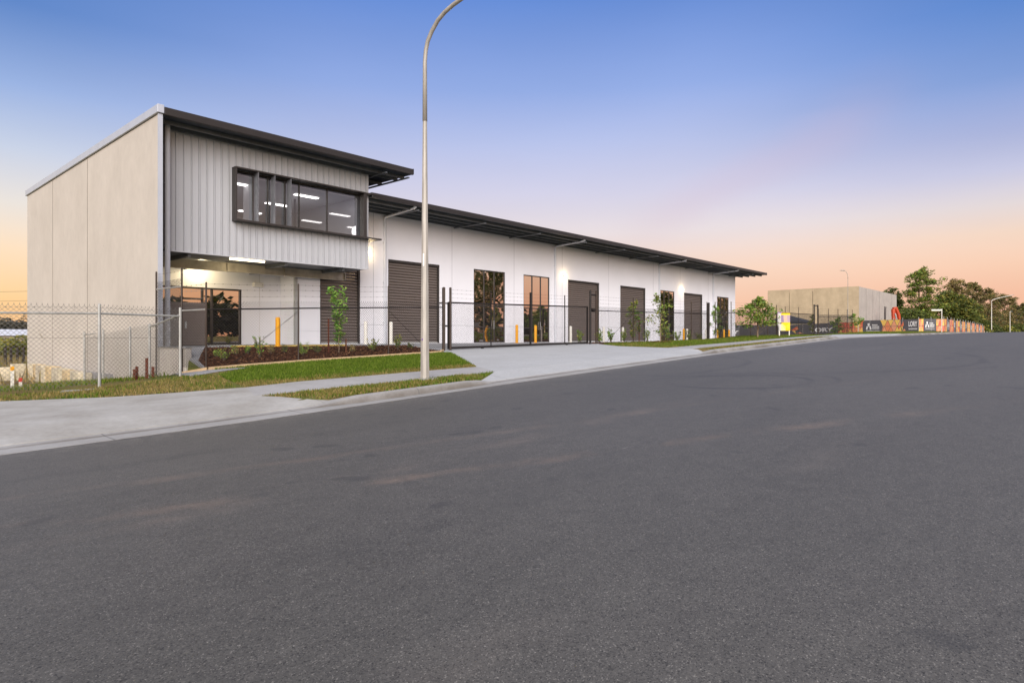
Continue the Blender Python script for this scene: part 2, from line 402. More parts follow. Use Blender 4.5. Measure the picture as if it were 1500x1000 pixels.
# one sheet to the horizon, dropped a little where hard surfaces lie on it
ss = [-3000,-1500,-800,-400,-250,-150,-100,-70,-50,-40]+sorted(frange(-30,130,1.0)+[7.985,8.03])+frange(134,210,4)+[230,260,300,350,400,600,900,1500,3000]
vs = [-3000,-1200,-500,-250,-120,-70,-45,-30,-20,-14,-9,-6,-3.8,-3.41]+frange(-3,10,1)+[10.37,10.8,10.95]+frange(11.5,19,.75)+[19.5]+frange(20,30,.8)+frange(32,60,2)+[70,85,100,130,180,250,400,700,1200,3000]
mb = MB(); V = []; F = []
for s in ss:
    for v in vs:
        z = gz(s, v)
        if v < 10.96 or (s > 8.02 and 19.6 < v < 41.3 and s < 70): z -= .06
        V.append((s, v, z))
nv = len(vs)
for i in range(len(ss)-1):
    for j in range(nv-1): F.append((i*nv+j, (i+1)*nv+j, (i+1)*nv+j+1, i*nv+j+1))
mb.mesh(V, F); struct(mb.build('ground', 'soil', smooth=True))
# road
mb = MB(); V = []; F = []
rs = [-400,-200,-120,-80]+frange(-60,140,1.0)+frange(145,200,5)+[230,260,300,350,400]; rv = frange(-3.4,10.37,.918)
for s in rs:
    for v in rv: V.append((s, v, gz(s, v)))
nv = len(rv)
for i in range(len(rs)-1):
    for j in range(nv-1): F.append((i*nv+j, (i+1)*nv+j, (i+1)*nv+j+1, i*nv+j+1))
mb.mesh(V, F); struct(mb.build('road', 'asphalt', smooth=True))
# kerb and channel (drops to a layback at the driveways)
mb = MB(); V = []; F = []
ks = frange(-60,140,.5); npf = 7
for s in ks:
    k = gz(s, 10.37); c = cross(s); h = .12*(1-c)+.03*c; w = .12+.20*c
    wob = .012*mnoise.noise(Vector((s*1.3, 0, 3)))
    for v, dz in ((10.36+wob,-.05),(10.36+wob,.006),(10.80,-.008+.02*c),(10.82+w*.25,h*.78),(10.82+w*.6,h),(10.99+.2*c,h+.01),(10.99+.2*c,-.2)):
        V.append((s, v, k+dz if dz > -.1 else k-.2))
for i in range(len(ks)-1):
    for j in range(npf-1): F.append((i*npf+j, (i+1)*npf+j, (i+1)*npf+j+1, i*npf+j+1))
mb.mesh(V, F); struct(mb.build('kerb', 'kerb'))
mb = MB()      # far kerb line of the street
for s0, s1 in zip(frange(-60,138,2), frange(-58,140,2)):
    z0, z1 = gz(s0,-3.41), gz(s1,-3.41)
    P = [(-3.42,.01),(-3.72,.02),(-3.80,.14),(-3.98,.15),(-3.98,-.2)]
    for (a, b), (c, d) in zip(P, P[1:]): mb.face([(s0,a,z0+b),(s1,a,z1+b),(s1,c,z1+d),(s0,c,z0+d)])
struct(mb.build('far_kerb', 'kerb'))
OFF = .022
struct(poly_sheet('crossover', [(-40,10.97),(7.1,10.97),(6.75,11.35),(6.13,12.5),(6.7,14.1),(4.3,15.05),(2.6,16.3),(-3,17.0),(-40,17.0)], OFF, 'oldpath', skirt=.1))
struct(poly_sheet('footpath', [(6.13,12.5),(7.3,12.42),(8.56,12.2),(10.0,12.05),(12.56,11.9),(13.13,13.16),(11.45,13.47),(9.6,13.73),(8,14.05),(6.7,14.1)], OFF, 'path', skirt=.1))
struct(poly_sheet('driveway', [(11.0,10.97),(23.4,10.97),(24.0,11.9),(24.3,13.0),(25.3,16.1),(27.3,18.3),(28.75,19.6),(28.75,20.4),(17.5,20.4),(16.94,18.4),(13.13,13.16),(12.56,11.9)], OFF, 'drive', skirt=.1))
struct(poly_sheet('footpath', [(24.0,11.9),(41,11.9),(41,13.1),(24.3,13.1)], OFF, 'path', skirt=.1))
struct(poly_sheet('driveway', [(40.8,10.97),(58.5,10.97),(62,13.5),(67,19.6),(58,19.6),(50,13.4),(41,13.1),(41,11.9)], OFF, 'drive', skirt=.1))
struct(poly_sheet('yard_slab', [(8.06,19.4),(9.4,21.9),(17.4,21.9),(17.5,20.4),(28.75,20.4),(28.9,22.0),(70,22.0),(70,41.3),(8.06,41.3)], .015, 'yard', res=1.5, skirt=.2))
struct(poly_sheet('gravel_strip', [(7.05,18.0),(8.0,18.5),(9.4,19.0),(8.05,19.33),(7.4,20.5),(7.05,20.6)], .012, 'gravel'))

# ------------------------------------------------------------------ warehouse
B = thing('warehouse', 'long white warehouse with dark overhanging roofs and a ribbed office box at its left end', 'building', (8, 24, -.3))
def wall_grid(mb, axis, plane, a0, a1, z0, z1, holes, depth, flip=1):
    """a wall along s (axis 's') at v=plane, with real openings and reveals"""
    xs = sorted({a0, a1, *[h[0] for h in holes], *[h[1] for h in holes]}); zs = sorted({z0, z1, *[h[2] for h in holes], *[h[3] for h in holes]})
    def P(a, z, d): return (a, plane+d, z) if axis == 's' else (plane+d, a, z)
    for i in range(len(xs)-1):
        for j in range(len(zs)-1):
            mx, mz = (xs[i]+xs[i+1])/2, (zs[j]+zs[j+1])/2
            if any(h[0] < mx < h[1] and h[2] < mz < h[3] for h in holes): continue
            for d in (0, depth): mb.face([P(xs[i],zs[j],d), P(xs[i+1],zs[j],d), P(xs[i+1],zs[j+1],d), P(xs[i],zs[j+1],d)])
    for h in list(holes)+[(a0, a1, z0, z1)]:
        for (p, q) in (((h[0],h[2]),(h[1],h[2])),((h[1],h[2]),(h[1],h[3])),((h[1],h[3]),(h[0],h[3])),((h[0],h[3]),(h[0],h[2]))):
            mb.face([P(*p,0), P(*q,0), P(*q,depth), P(*p,depth)])
FL = -.27; DT = 4.03
VW = 26.5
doors = [(16.13,18.34),(20.03,23.52),(35.26,39.07),(41.9,45.67),(52.33,55.99)]
wins = [(26.16,28.86),(30.59,33.23),(47.95,50.56),(59.17,61.87)]
holes = [(a,b,FL,DT) for a, b in doors+wins]
mb = MB(); wall_grid(mb, 's', VW, 14.9, 63.46, -1.0, 6.34, holes+[(14.9,17.11,3.08,6.34)], .18); up('front_wall', mb, 'white', B)
mb = MB(); mb.box(63.28,63.46,26.69,41.4,-1.0,6.34); up('end_wall', mb, 'white', B)
mb = MB(); mb.box(8.14,63.27,41.2,41.38,-1.5,6.34); up('rear_wall', mb, 'white', B)
mb = MB()
for s in (19.12,24.44,29.68,34.6,40.3,46.9,51.6,57.2): mb.box(s-.008,s+.008,VW-.004,VW+.01,-.5,6.33)
for a, b in ((14.9,16.13),(18.34,20.03),(23.52,26.16),(28.86,30.59),(33.23,35.26),(39.07,41.9),(45.67,47.95),(50.56,52.33),(55.99,59.17),(61.87,63.44)):
    zd = .33 if b < 20 else (.66 if b < 26 else (.72 if a < 35 else (.80 if a < 46 else .95)))
    mb.box(a+.01,b-.01,VW-.003,VW+.01,zd-.008,zd+.008)
ups('panel_joint', mb, M('joint_sealant', lin((150,150,156)), .8), B)
# recessed ground floor under the office
mb = MB(); wall_grid(mb, 's', 27.9, 8.14, 15.08, -.6, 3.1, [(8.75,13.05,-.28,2.15)], .15); mb.box(14.9,15.08,26.69,27.89,-.6,3.1); up('recess_wall', mb, 'white', B)
mb = MB(); mb.box(13.9-.006,13.9+.006,27.893,27.91,-.5,3.05); mb.box(13.1,15,27.895,27.91,.3,.312); ups('panel_joint', mb, 'panel_low', B)
# side wall of raw tilt panels
mb = MB()
for v0, v1 in ((23.0,30.9),(30.9,36.4),(36.4,41.5)):
    mb.box(7.95,8.06,v0+.012,v1-.012,.014,7.46)
    mb.box(7.95,8.06,v0+.012,v1-.012,-2.4,.002)
up('side_wall', mb, 'panel', B)
mb = MB(); mb.box(7.99,8.05,23.02,41.4,-2.0,7.4); ups('panel_joint', mb, M('dark_joint', lin((70,64,58)), .9), B)
mb = MB()
for v in (30.9,36.4): mb.box(7.946,7.96,v-.022,v+.022,-2.3,7.44)
ups('panel_joint', mb, M('side_joint', lin((120,110,100)), .9), B)
mb = MB(); mb.box(7.93,8.065,22.93,23.0,-.32,7.47); up('corner_trim', mb, 'trim', B)
mb = MB(); mb.box(7.88,8.09,22.86,41.6,7.49,7.77,bev=.012); up('parapet_cap', mb, 'trim', B)
# upper roof
mb = MB(); mb.box(8.10,18.7,22.98,41.6,7.53,7.70); 
x = 8.35
while x < 18.65: mb.box(x,x+.045,22.97,41.5,7.701,7.735); x += .2
up('upper_roof', mb, 'roof', B)
mb = MB(); mb.box(8.10,18.72,22.86,22.975,7.46,7.715,bev=.01); mb.box(18.705,18.76,22.9,41.6,7.50,7.74); up('upper_gutter', mb, 'dark', B)
mb = MB(); mb.box(8.10,18.69,22.99,41.5,7.50,7.526); up('upper_soffit', mb, 'soffit', B)
mb = MB()
for v in (23.5,24.0): mb.box(8.11,18.68,v,v+.07,7.36,7.497)
for v in (25.2,26.6,28): mb.box(17.2,18.68,v,v+.07,7.36,7.497)
for s in (17.25,18.5): mb.box(s,s+.09,23.0,24.15,7.30,7.355)
for s in (17.3,18.5): mb.box(s,s+.09,24.15,29,7.30,7.358)
ups('roof_purlin', mb, 'purlin', B)
# office box
def ribs(mb, s0, s1, z0, z1, v, pitch=.27):
    k = math.floor(s0/pitch); pts = []
    while k*pitch < s1:
        for d, h in ((0,0),(.004,.022),(.014,.022),(.016,-.040),(.040,-.040),(.046,0),(.135,0),(.140,-.006),(.148,-.006),(.153,0)):
            s = k*pitch+d
            if s0 < s < s1: pts.append((s, v+h))
        k += 1
    pts = [(s0, v)]+pts+[(s1, v)]
    for (a, b), (c, d) in zip(pts, pts[1:]): mb.face([(a,b,z0),(c,d,z0),(c,d,z1),(a,b,z1)])
W0, W1, WZ0, WZ1 = 11.0, 16.8, 4.5, 6.43
mb = MB()
ribs(mb, 8.74, W0, 3.12, 7.48, 24.19); ribs(mb, W1, 17.1, 3.12, 7.48, 24.19); ribs(mb, W0, W1, 3.12, WZ0, 24.19); ribs(mb, W0, W1, WZ1, 7.48, 24.19)
for v0, v1 in ((24.19,41.4),): mb.face([(17.1,v0,3.12),(17.1,v1,3.12),(17.1,v1,7.48),(17.1,v0,7.48)])
up('office_cladding', mb, 'clad', B)
mb = MB(); mb.box(17.06,17.14,24.13,24.2,3.1,7.47); mb.box(8.74,17.05,24.13,24.2,3.08,3.118); mb.box(8.74,17.05,24.14,24.17,7.33,7.36); ups('cladding_trim', mb, 'clad', B)
mb = MB()
mb.box(8.2,17.08,24.22,30,3.10,3.14); up('office_underside', mb, 'purlin', B)
# window box
t = MB(); VF = 23.84
t.box(W0-.045,W0,VF,24.19,WZ0-.05,WZ1+.05); t.box(W0-.06,17.62,VF-.01,24.16,WZ1+.001,WZ1+.055); t.box(W0-.06,17.62,VF-.06,24.16,WZ0-.06,WZ0-.001)
t.box(16.72,16.86,VF+.02,24.19,WZ0,WZ1)
t.face([(17.10,24.16,WZ1+.0),(17.62,24.16,WZ1+.0),(17.62,26.0,WZ1+.0),(17.10,26.0,WZ1+.0)]); t.box(17.12,17.62,24.165,26.0,WZ0-.06,WZ0-.001); t.box(17.12,17.62,24.165,26.0,WZ1+.004,WZ1+.055)
wf = up('office_window', t, 'frame', B)
sd = MB()
def on(x, v):   # point on the vertical plane v seen along the given bearing offset (authoring helper)
    d = (x-750)/935; return (sa*d+ca)*v/(sa-ca*d)
for x in (379,403.2,426.8):
    s = on(x, VF); sd.box(s-.014,s+.014,VF+.01,24.17,WZ0+.001,WZ1-.001)
ups('sun_fin', sd, M('grey_fin_metal', lin((112,112,116)), .4, .2), wf)
sd = MB()
for x in (370.5,392,417,438,479): s = on(x, 24.22); sd.box(s-.022,s+.022,24.19,24.27,WZ0+.05,WZ1-.05)
sd.box(W0,W1,24.19,24.27,WZ0,WZ0+.05); sd.box(W0,W1,24.19,24.27,WZ1-.05,WZ1)
ups('mullion', sd, 'frame', wf)
sd = MB(); sd.face([(W0,24.23,WZ0),(W1,24.23,WZ0),(W1,24.23,WZ1),(W0,24.23,WZ1)]); up('window_pane', sd, 'clear', wf)
sd = MB(); sd.box(9,16.6,24.32,32.4,6.27,6.30); up('office_ceiling', sd, 'ceil', B)
sd = MB(); sd.box(8.3,17.0,32.42,32.5,3.2,6.26); sd.box(8.9,8.98,24.32,32.4,3.2,6.26); sd.box(11.0,11.1,24.9,25.6,3.2,6.26); sd.box(12.2,12.3,25.0,25.9,3.2,6.26); ups('office_partition', sd, 'office', B)
sd = MB(); sd.box(16.6,16.66,24.32,32.4,3.2,6.26); up('glass_partition', sd, 'partition', B)
sd = MB(); sd.box(8.9,16.6,24.3,32.4,3.16,3.19); up('office_floor', sd, 'carpet', B)
for s in (9.9,12.06,14.9):
    for v in (25.6,28.2,30.9):
        sd = MB(); sd.box(s-.55,s+.55,v-.12,v+.12,6.23,6.268); up('ceiling_light', sd, 'tube', B)
# beam and brackets under the office
mb = MB()
mb.box(8.2,17.2,26.08,26.12,2.74,3.05); mb.box(8.2,17.2,26.0,26.2,3.05,3.075); mb.box(8.2,17.2,26.0,26.2,2.715,2.739)
mb.box(17.15,17.19,26.0,26.2,2.74,3.05)
for s in (11.6,14.1): mb.box(s,s+.02,26.005,26.075,2.74,3.05)
up('steel_beam', mb, 'beam', B)
mb = MB()
for s in (9.4,13.2,15.9): mb.box(s,s+.10,24.3,25.99,2.96,3.098)
for s in (10.6,13.4): mb.box(s,s+.09,26.22,27.88,2.85,2.98)
ups('floor_joist', mb, 'purlin', B)
mb = MB(); mb.box(14.78,14.90,26.36,26.48,-.5,2.712); up('steel_column', mb, 'galv', B)
mb = MB(); mb.tube([(8.545,23.86,-.32),(8.545,23.86,7.42)], .085, 14); 
for z in (1,3.2,5.4): mb.tube([(8.545,23.86,z),(8.545,23.86,z+.04)], .092, 14)
up('downpipe', mb, 'pipe', B, smooth=False)
mb = MB(); mb.box(8.07,8.73,24.22,24.30,3.1,7.45); up('recess_panel', mb, 'frame', B)
mb = MB(); mb.box(11.05,12.45,24.54,24.62,3.03,3.097,bev=.01); up('batten_light', mb, 'warmtube', B)
mb = MB(); mb.box(10.4,11.9,27.0,27.12,3.03,3.097,bev=.01); up('batten_light', mb, 'warmtube', B)
mb = MB(); mb.box(13.55,14.0,27.7,27.88,2.3,2.5,bev=.02); up('security_light', mb, 'whitep', B)
# recess glazing
mb = MB(); a0, a1, z0, z1 = 8.75,13.05,-.28,2.15
for (p, q, r_, w) in ((a0,a1,z1-.07,z1),(a0,a1,z0,z0+.07)): mb.box(p,q,27.88,28.0,r_,w)
for s in (a0,10.0,11.35,11.75,a1-.07): mb.box(s,s+.07,27.885,27.995,z0+.072,z1-.072)
mb.box(10.09,11.33,27.89,27.99,1.62,1.69)
f = up('entry_window', mb, 'frame', B)
mb = MB(); mb.face([(a0,27.95,z0),(a1,27.95,z0),(a1,27.95,z1),(a0,27.95,z1)]); up('window_pane', mb, 'glass', f)
# roller doors
for a, b in doors:
    mb = MB(); n = 30; p = (DT-FL)/n
    prof = []
    for k in range(n):
        for u, dd_ in ((0,.06),(.20,.06),(.22,-.012),(.40,-.03),(.66,-.026),(.92,-.002),(.94,.06)): prof.append((FL+(k+u)*p, dd_))
    prof.append((DT, 0))
    for (z0, d0), (z1, d1) in zip(prof, prof[1:]): mb.face([(a,VW+.13+d0,z0),(b,VW+.13+d0,z0),(b,VW+.13+d1,z1),(a,VW+.13+d1,z1)])
    d = up('roller_door', mb, 'shutter', B)
    mb = MB(); mb.box(b-.1,b-.002,VW+.03,VW+.12,FL,DT-.14); mb.box(a+.002,a+.06,VW+.05,VW+.12,FL,DT-.14); mb.box(a+.002,b-.002,VW+.02,VW+.12,DT-.13,DT-.002); ups('door_guide', mb, 'frame', d)
    mb = MB(); mb.box(a+.07,b-.11,VW+.06,VW+.13,FL,FL+.07); up('bottom_rail', mb, 'galv', d)
# tall shopfront windows
for i, (a, b) in enumerate(wins):
    mb = MB(); w = .06; n = 3
    for k in range(n+1):
        s = a+(b-a-w)*k/n; mb.box(s,s+w,VW+.03,VW+.10,FL+w,DT-w)
    mb.box(a,b,VW+.028,VW+.102,DT-w,DT-.002); mb.box(a,b,VW+.028,VW+.102,FL+.002,FL+w)
    for z in (.62,1.88):
        for k in range(n):
            s = a+(b-a-w)*k/n; mb.box(s+w,a+(b-a-w)*(k+1)/n,VW+.032,VW+.098,z,z+.06)
    f = up('shop_window', mb, 'frame', B)
    mb = MB(); mb.face([(a,VW+.065,FL),(b,VW+.065,FL),(b,VW+.065,DT),(a,VW+.065,DT)]); up('window_pane', mb, 'wavy' if i in (0, 3) else 'glass', f)
    s = a+(b-a-w)*2/n
    mb = MB(); mb.box(s-.09,s-.05,VW-.03,VW+.0,.55,1.05); mb.box(s-.085,s-.055,VW+.0,VW+.03,.57,.60); mb.box(s-.085,s-.055,VW+.0,VW+.03,1.0,1.03); up('door_handle', mb, 'galv', f)
# main roof
mb = MB(); mb.box(17.16,65.0,23.98,41.5,6.40,6.54)
x = 17.2
while x < 64.9: mb.box(x,x+.045,23.96,41.5,6.541,6.572); x += .2
up('main_roof', mb, 'roof', B)
mb = MB(); mb.box(17.16,65.02,23.86,23.975,6.33,6.55,bev=.012); mb.box(65.005,65.06,23.9,41.5,6.36,6.58); up('main_gutter', mb, 'dark', B)
mb = MB(); mb.box(17.16,64.99,23.99,41.4,6.37,6.396); up('main_soffit', mb, 'soffit', B)
mb = MB()
for v in (24.35,25.0,25.65,26.3): mb.box(17.2,64.9,v,v+.06,6.22,6.366)
s = 19.9
while s < 65: mb.box(s,s+.09,24.0,26.48,6.16,6.30 if False else 6.216); s += 4.65
ups('roof_purlin', mb, 'purlin', B)
for s in (19.77,33.74,47.82,58.19):
    mb = MB(); mb.tube([(s,26.42,-.3),(s,26.42,6.02),(s,26.38,6.10),(s,26.3,6.13),(s,24.1,6.27),(s,24.02,6.31),(s,24.0,6.36)], .065, 10)
    d = up('downpipe', mb, 'pipe', B, smooth=False)
    mb = MB()
    for z in (.8,2.8,4.8): mb.box(s-.09,s+.09,26.40,26.499,z,z+.03)
    ups('pipe_bracket', mb, 'pipe', d)
LAMPS = ((18.73,4.21),(34.75,4.22),(51.8,4.26))
for s, z in LAMPS:
    mb = MB(); mb.box(s-.07,s+.07,26.42,26.498,z-.02,z+.10,bev=.02); d = up('wall_light', mb, 'galv', B)
    mb = MB(); mb.box(s-.085,s+.085,26.30,26.397,z-.03,z+.11,bev=.03); up('lamp_lens', mb, 'lamp', d)
# retained slab edge in front of the corner
mb = MB(); mb.box(7.93,8.12,20.7,22.9,-1.6,-.31,bev=.015); w = thing('plinth_wall', 'low pale concrete plinth wall below the left front corner of the warehouse', 'wall', (8,21.8,-1.1)); up('wall', mb, 'panel_low', w)
mb = MB(); mb.box(7.9,8.16,20.68,22.92,-.309,-.28); up('coping', mb, 'kerb', w)
# slatted screen in the recess
sc_ = thing('slat_screen', 'dark horizontal slat screen under the office overhang beside the silver downpipe', 'screen', (9.2,25,-.31))
mb = MB(); z = -.26
while z < 1.3: mb.box(8.5,10.3,25.0,25.03,z,z+.098); z += .112
mb.box(8.5,10.3,25.035,25.05,-.28,1.34)
up('slats', mb, 'shutter', sc_)
for s in (8.44,10.3): mb = MB(); mb.box(s,s+.06,24.99,25.05,-.32,1.38); up('post', mb, 'frame', sc_)
mb = MB(); mb.box(9.55,9.62,24.97,25.0,.36,.62); ups('lock', mb, 'galv', sc_)
# yellow line of wheel stops in the car bay
ws = thing('wheel_stop', 'long yellow kerb strip on the slab under the office overhang', 'wheel stop', (12,22.5,-.32))
mb = MB(); mb.box(10.2,14.9,22.45,22.58,-.33,-.265,bev=.015); up('strip', mb, M('faded_yellow_paint', lin((204,172,84)), .6, var=.2, scale=6), ws)

# ------------------------------------------------------------------ bollards
def bollard(m, label, s, v, first={}):
    z = gz(s, v)
    g = 'yellow bollards in front of the warehouse' if m == 'yellow' else 'white bollards beside the roller doors'
    if m in first: return dup(first[m], (s, v, z), label, g)
    t = thing('bollard', label, 'bollard', (s, v, z), g)
    mb = MB(); mb.tube([(s,v,z-.05),(s,v,z+1.06),(s,v,z+1.09),(s,v,z+1.105)], [.085,.085,.07,.03], 14); up('post', mb, m, t, smooth=False)
    mb = MB(); mb.box(s-.13,s+.13,v-.13,v+.13,z-.02,z+.025,bev=.01); up('base_plate', mb, m, t)
    first[m] = t; return t
bollard('yellow', 'yellow bollard under the office overhang at the left end of the building', on(407,22), 22)
for x, m, l in ((535.7,'white','white bollard standing between the two roller doors left of the street lamp'),
  (572.8,'white','white bollard at the left jamb of the roller door behind the street lamp'),
  (757,'yellow','yellow bollard on white wall between the two tall windows behind the sliding gate'),
  (784.5,'yellow','yellow bollard in front of the clear orange-reflecting tall window behind the gate'),
  (836,'white','white bollard at the left edge of the roller door behind the gate end post'),
  (884.5,'white','white bollard before the plain wall between two roller doors right of the gate'),
  (912.5,'white','white bollard at the left edge of the roller door right of the gate'),
  (1001.5,'yellow','yellow bollard paired with a white one left of the farthest roller door'),
  (1006.3,'white','white bollard paired with a yellow one left of the farthest roller door'),
  (1034,'white','white bollard on the right side of the farthest roller door'),
  (1051,'yellow','yellow bollard at the left edge of the farthest tall window'),
  (1060.5,'yellow','yellow bollard in front of the middle of the farthest tall window'),
  (1068,'yellow','yellow bollard nearest the right end of the warehouse')):
    bollard({'white':'whitep'}.get(m, m), l, on(x, 25.3), 25.3)

# ------------------------------------------------------------------ fences
def chain(mb, p0, p1, zb0, zb1, h, pitch=.095, r=.0040, spikes=True):
    p0, p1 = Vector(p0), Vector(p1); L = (p1-p0).length; d = (p1-p0)/L; nrm = Vector((-d.y, d.x))
    def P(a, z, o=0): q = p0+d*a; return (q.x+nrm.x*o, q.y+nrm.y*o, zb0+(zb1-zb0)*a/L+z)
    def wire(a0, z0, a1, z1, o):
        A, Bq = Vector(P(a0,z0,o)), Vector(P(a1,z1,o)); w = (Bq-A).normalized(); n1 = w.cross(Vector((nrm.x,nrm.y,0))).normalized()*r; n2 = Vector((nrm.x,nrm.y,0))*r
        V = []
        for q in (A, Bq):
            for ang in (90, 210, 330): V.append(q+n1*math.cos(R(ang))+n2*math.sin(R(ang)))
        mb.mesh(V, [(0,1,4,3),(1,2,5,4),(2,0,3,5)])
    k = -h
    while k < L:
        a0, z0, a1, z1 = k, 0, k+h, h
        if a0 < 0: z0 -= a0; a0 = 0
        if a1 > L: z1 -= a1-L; a1 = L
        if a1 > a0: wire(a0, z0, a1, z1, .003); wire(L-a0, z0, L-a1, z1, -.003)
        k += pitch
    if spikes:
        a = 0
        while a < L: wire(a, h, a+.012, h+.05, 0); wire(a+.02, h, a+.008, h+.05, 0); a += pitch
def strands(mb, p0, p1, z0s, z1s, r=.003):
    for z0, z1 in zip(z0s, z1s):
        A = Vector((*p0, z0)); Bq = Vector((*p1, z1)); L = (Bq-A).length; n = max(3, int(L/.25)); pts = []
        for k in range(n+1): q = A.lerp(Bq, k/n); q.z -= .02*math.sin(math.pi*k/n); pts.append(q)
        mb.tube(pts, r, 4, False)
        for q in pts[1:-1]:
            mb.tube([q+Vector((-.012,0,-.018)), q+Vector((.012,0,.018))], r*.8, 3, False); mb.tube([q+Vector((.012,.01,-.018)), q+Vector((-.012,-.01,.018))], r*.8, 3, False)
VB = 19.5
def post(parent, s, v, zt, r=.03, m='blackpole', zb=None):
    zb = gz(s, v)-.15 if zb is None else zb
    mb = MB(); mb.tube([(s,v,zb),(s,v,zt-.02),(s,v,zt)], [r,r,r*.6], 10); return up('post', mb, m, parent)
def black_fence(label, pts, mesh_h=2.0, ext=.62, rail=1.8, brace=()):
    t = thing('chain_link_fence', label, 'fence', (pts[0][0], pts[0][1], gz(*pts[0])), 'black chain-link fences along the street boundary')
    for p in pts: post(t, p[0], p[1], gz(*p)+mesh_h+ext, .028)
    mb = MB(); rb = MB(); wb = MB()
    for p, q in zip(pts, pts[1:]):
        zp, zq = gz(*p), gz(*q)
        chain(mb, p, q, zp+.04, zq+.04, mesh_h-.05)
        rb.tube([(*p,zp+rail),(*q,zq+rail)], .024, 8)
        strands(wb, p, q, [zp+mesh_h+e for e in (.2,.4,.57)], [zq+mesh_h+e for e in (.2,.4,.57)])
    up('wire_mesh', mb, 'wireb', t); ups('top_rail', rb, 'black', t); up('barbed_wire', wb, 'wireb', t)
    for p, q in brace:
        bb = MB(); bb.tube([(*p,gz(*p)+rail-.1),(*q,gz(*q)+.15)], .009, 6); up('brace', bb, 'black', t)
    return t
black_fence('black chain-link fence in front of the mulch garden left of the sliding gate', [(8.06,VB),(11.06,VB),(14.75,VB),(17.5,VB)], brace=[((11.06,VB),(8.9,VB)),((14.75,VB),(16.6,VB))])
black_fence('black chain-link fence between the sliding gate and the far tree sapling', [(28.6,VB),(32.21,VB),(35.87,VB),(39.53,VB),(41.89,VB)], brace=[((32.21,VB),(29.5,VB))])
black_fence('black chain-link fence from the end of the warehouse up to the second gate', [(43.21,VB),(45.95,VB),(49.64,VB),(53.25,VB),(55.3,VB)])
black_fence('black chain-link fence right of the second gate before the grey banners', [(66.7,VB),(69.97,VB),(73.35,VB),(76.86,VB),(78.93,VB)])
# return of the fence, stepped up on the plinth
t = thing('chain_link_fence', 'tall black fence return stepping up beside the raw concrete side wall', 'fence', (7.9,20.9,-.95))
post(t, 7.9, 20.9, 2.17, .03, zb=-1.2); post(t, 7.82, 22.8, 2.19, .03, zb=-1.3)
mb = MB(); chain(mb, (8.06,VB), (7.9,20.9), -.9, -.9, 1.95); chain(mb, (7.9,20.9), (7.82,22.8), -.3, -.3, 2.1); up('wire_mesh', mb, 'wireb', t)
mb = MB(); mb.tube([(7.9,20.9,1.60),(7.82,22.8,1.60)], .024, 8); mb.tube([(8.06,VB,.85),(7.9,20.9,.85)], .024, 8); ups('top_rail', mb, 'galv', t)
mb = MB(); strands(mb, (8.06,VB), (7.9,20.9), [1.2,1.45,1.62], [1.2,1.45,1.62], .005); strands(mb, (7.9,20.9), (7.82,22.8), [1.85,2.1], [1.85,2.1]); up('barbed_wire', mb, 'wireg', t)
# a short double leaf by the tree and the second gate
def slide_gate(label, s0, s1, v, z0, z1, up_s, h=1.95, thick=()):
    t = thing('sliding_gate', label, 'gate', (s0, v, gz(s0, v)))
    L = s1-s0; zz = lambda s: z0+(z1-z0)*(s-s0)/L
    mb = MB()
    def rail(a, b, h_, r): mb.tube([(a,v,zz(a)+h_),(b,v,zz(b)+h_)], r, 4)
    rail(s0, s1, h, .045); rail(s0, s1, .07, .065)
    for s in (s0, s1): mb.box(s-.035,s+.035,v-.035,v+.035,zz(s)+.03,zz(s)+h+.02)
    f = up('gate_frame', mb, 'black', t)
    for s, top in up_s:
        mb = MB(); w = .045 if s in thick else .025; mb.box(s-w,s+w,v-.036-w,v-.036,zz(s)+.1,zz(s)+top); up('upright', mb, 'black', t)
    mb = MB(); chain(mb, (s0,v), (s1,v), z0+.1, z1+.1, h-.14, spikes=False); up('wire_mesh', mb, 'wireb', t)
    mb = MB(); strands(mb, (s0,v), (s1,v), [z0+h+e for e in (.2,.38,.54)], [z1+h+e for e in (.2,.38,.54)]); up('barbed_wire', mb, 'wireb', t)
    return t
zl, zr = gz(17.87,VB)+.05, gz(27.86,VB)+.03
G = slide_gate('long black sliding gate with chain-link infill across the wide concrete driveway', 17.9, 27.8, VB+.12, zl, zr, [(20.39,2.5),(23.08,2.55),(25.77,2.5)], thick=(23.08,))
for s in (19.9,26.0):
    z = gz(s,VB)+.01; mb = MB(); mb.tube([(s,VB+.08,z+.05),(s,VB+.17,z+.05)], .05, 12); up('wheel', mb, 'black', G)
gp = thing('gate_post', 'black twin gate posts at the left end of the sliding gate', 'post', (17.7,VB,gz(17.7,VB)))
for s, v, h, r in ((17.55,VB,2.62,.05),(17.68,VB+.22,2.6,.035),(17.87,VB-.03,2.62,.05)): post(gp, s, v, gz(s,v)+h, r, 'blackpole')
mb = MB(); mb.box(17.5,17.95,VB-.02,VB+.03,gz(17.7,VB)+1.0,gz(17.7,VB)+1.06); mb.box(17.5,17.95,VB+.2,VB+.24,gz(17.7,VB)+1.95,gz(17.7,VB)+2.0); ups('tie_bar', mb, 'black', gp)
gp = thing('gate_post', 'black portal posts with a motor bracket at the right end of the sliding gate', 'post', (28.1,VB,gz(28.1,VB)))
post(gp, 27.86, VB-.03, gz(27.9,VB)+2.85, .06, 'black'); post(gp, 28.43, VB, gz(28.4,VB)+2.85, .045, 'blackpole')
mb = MB(); mb.box(27.9,28.4,VB-.04,VB+.02,gz(28,VB)+2.6,gz(28,VB)+2.68); mb.box(27.95,28.3,VB-.1,VB+.05,gz(28,VB)+1.82,gz(28,VB)+1.90); mb.tube([(28.12,VB-.12,gz(28,VB)+1.8),(28.12,VB+.08,gz(28,VB)+1.8)], .07, 10); up('roller_bracket', mb, 'black', gp)
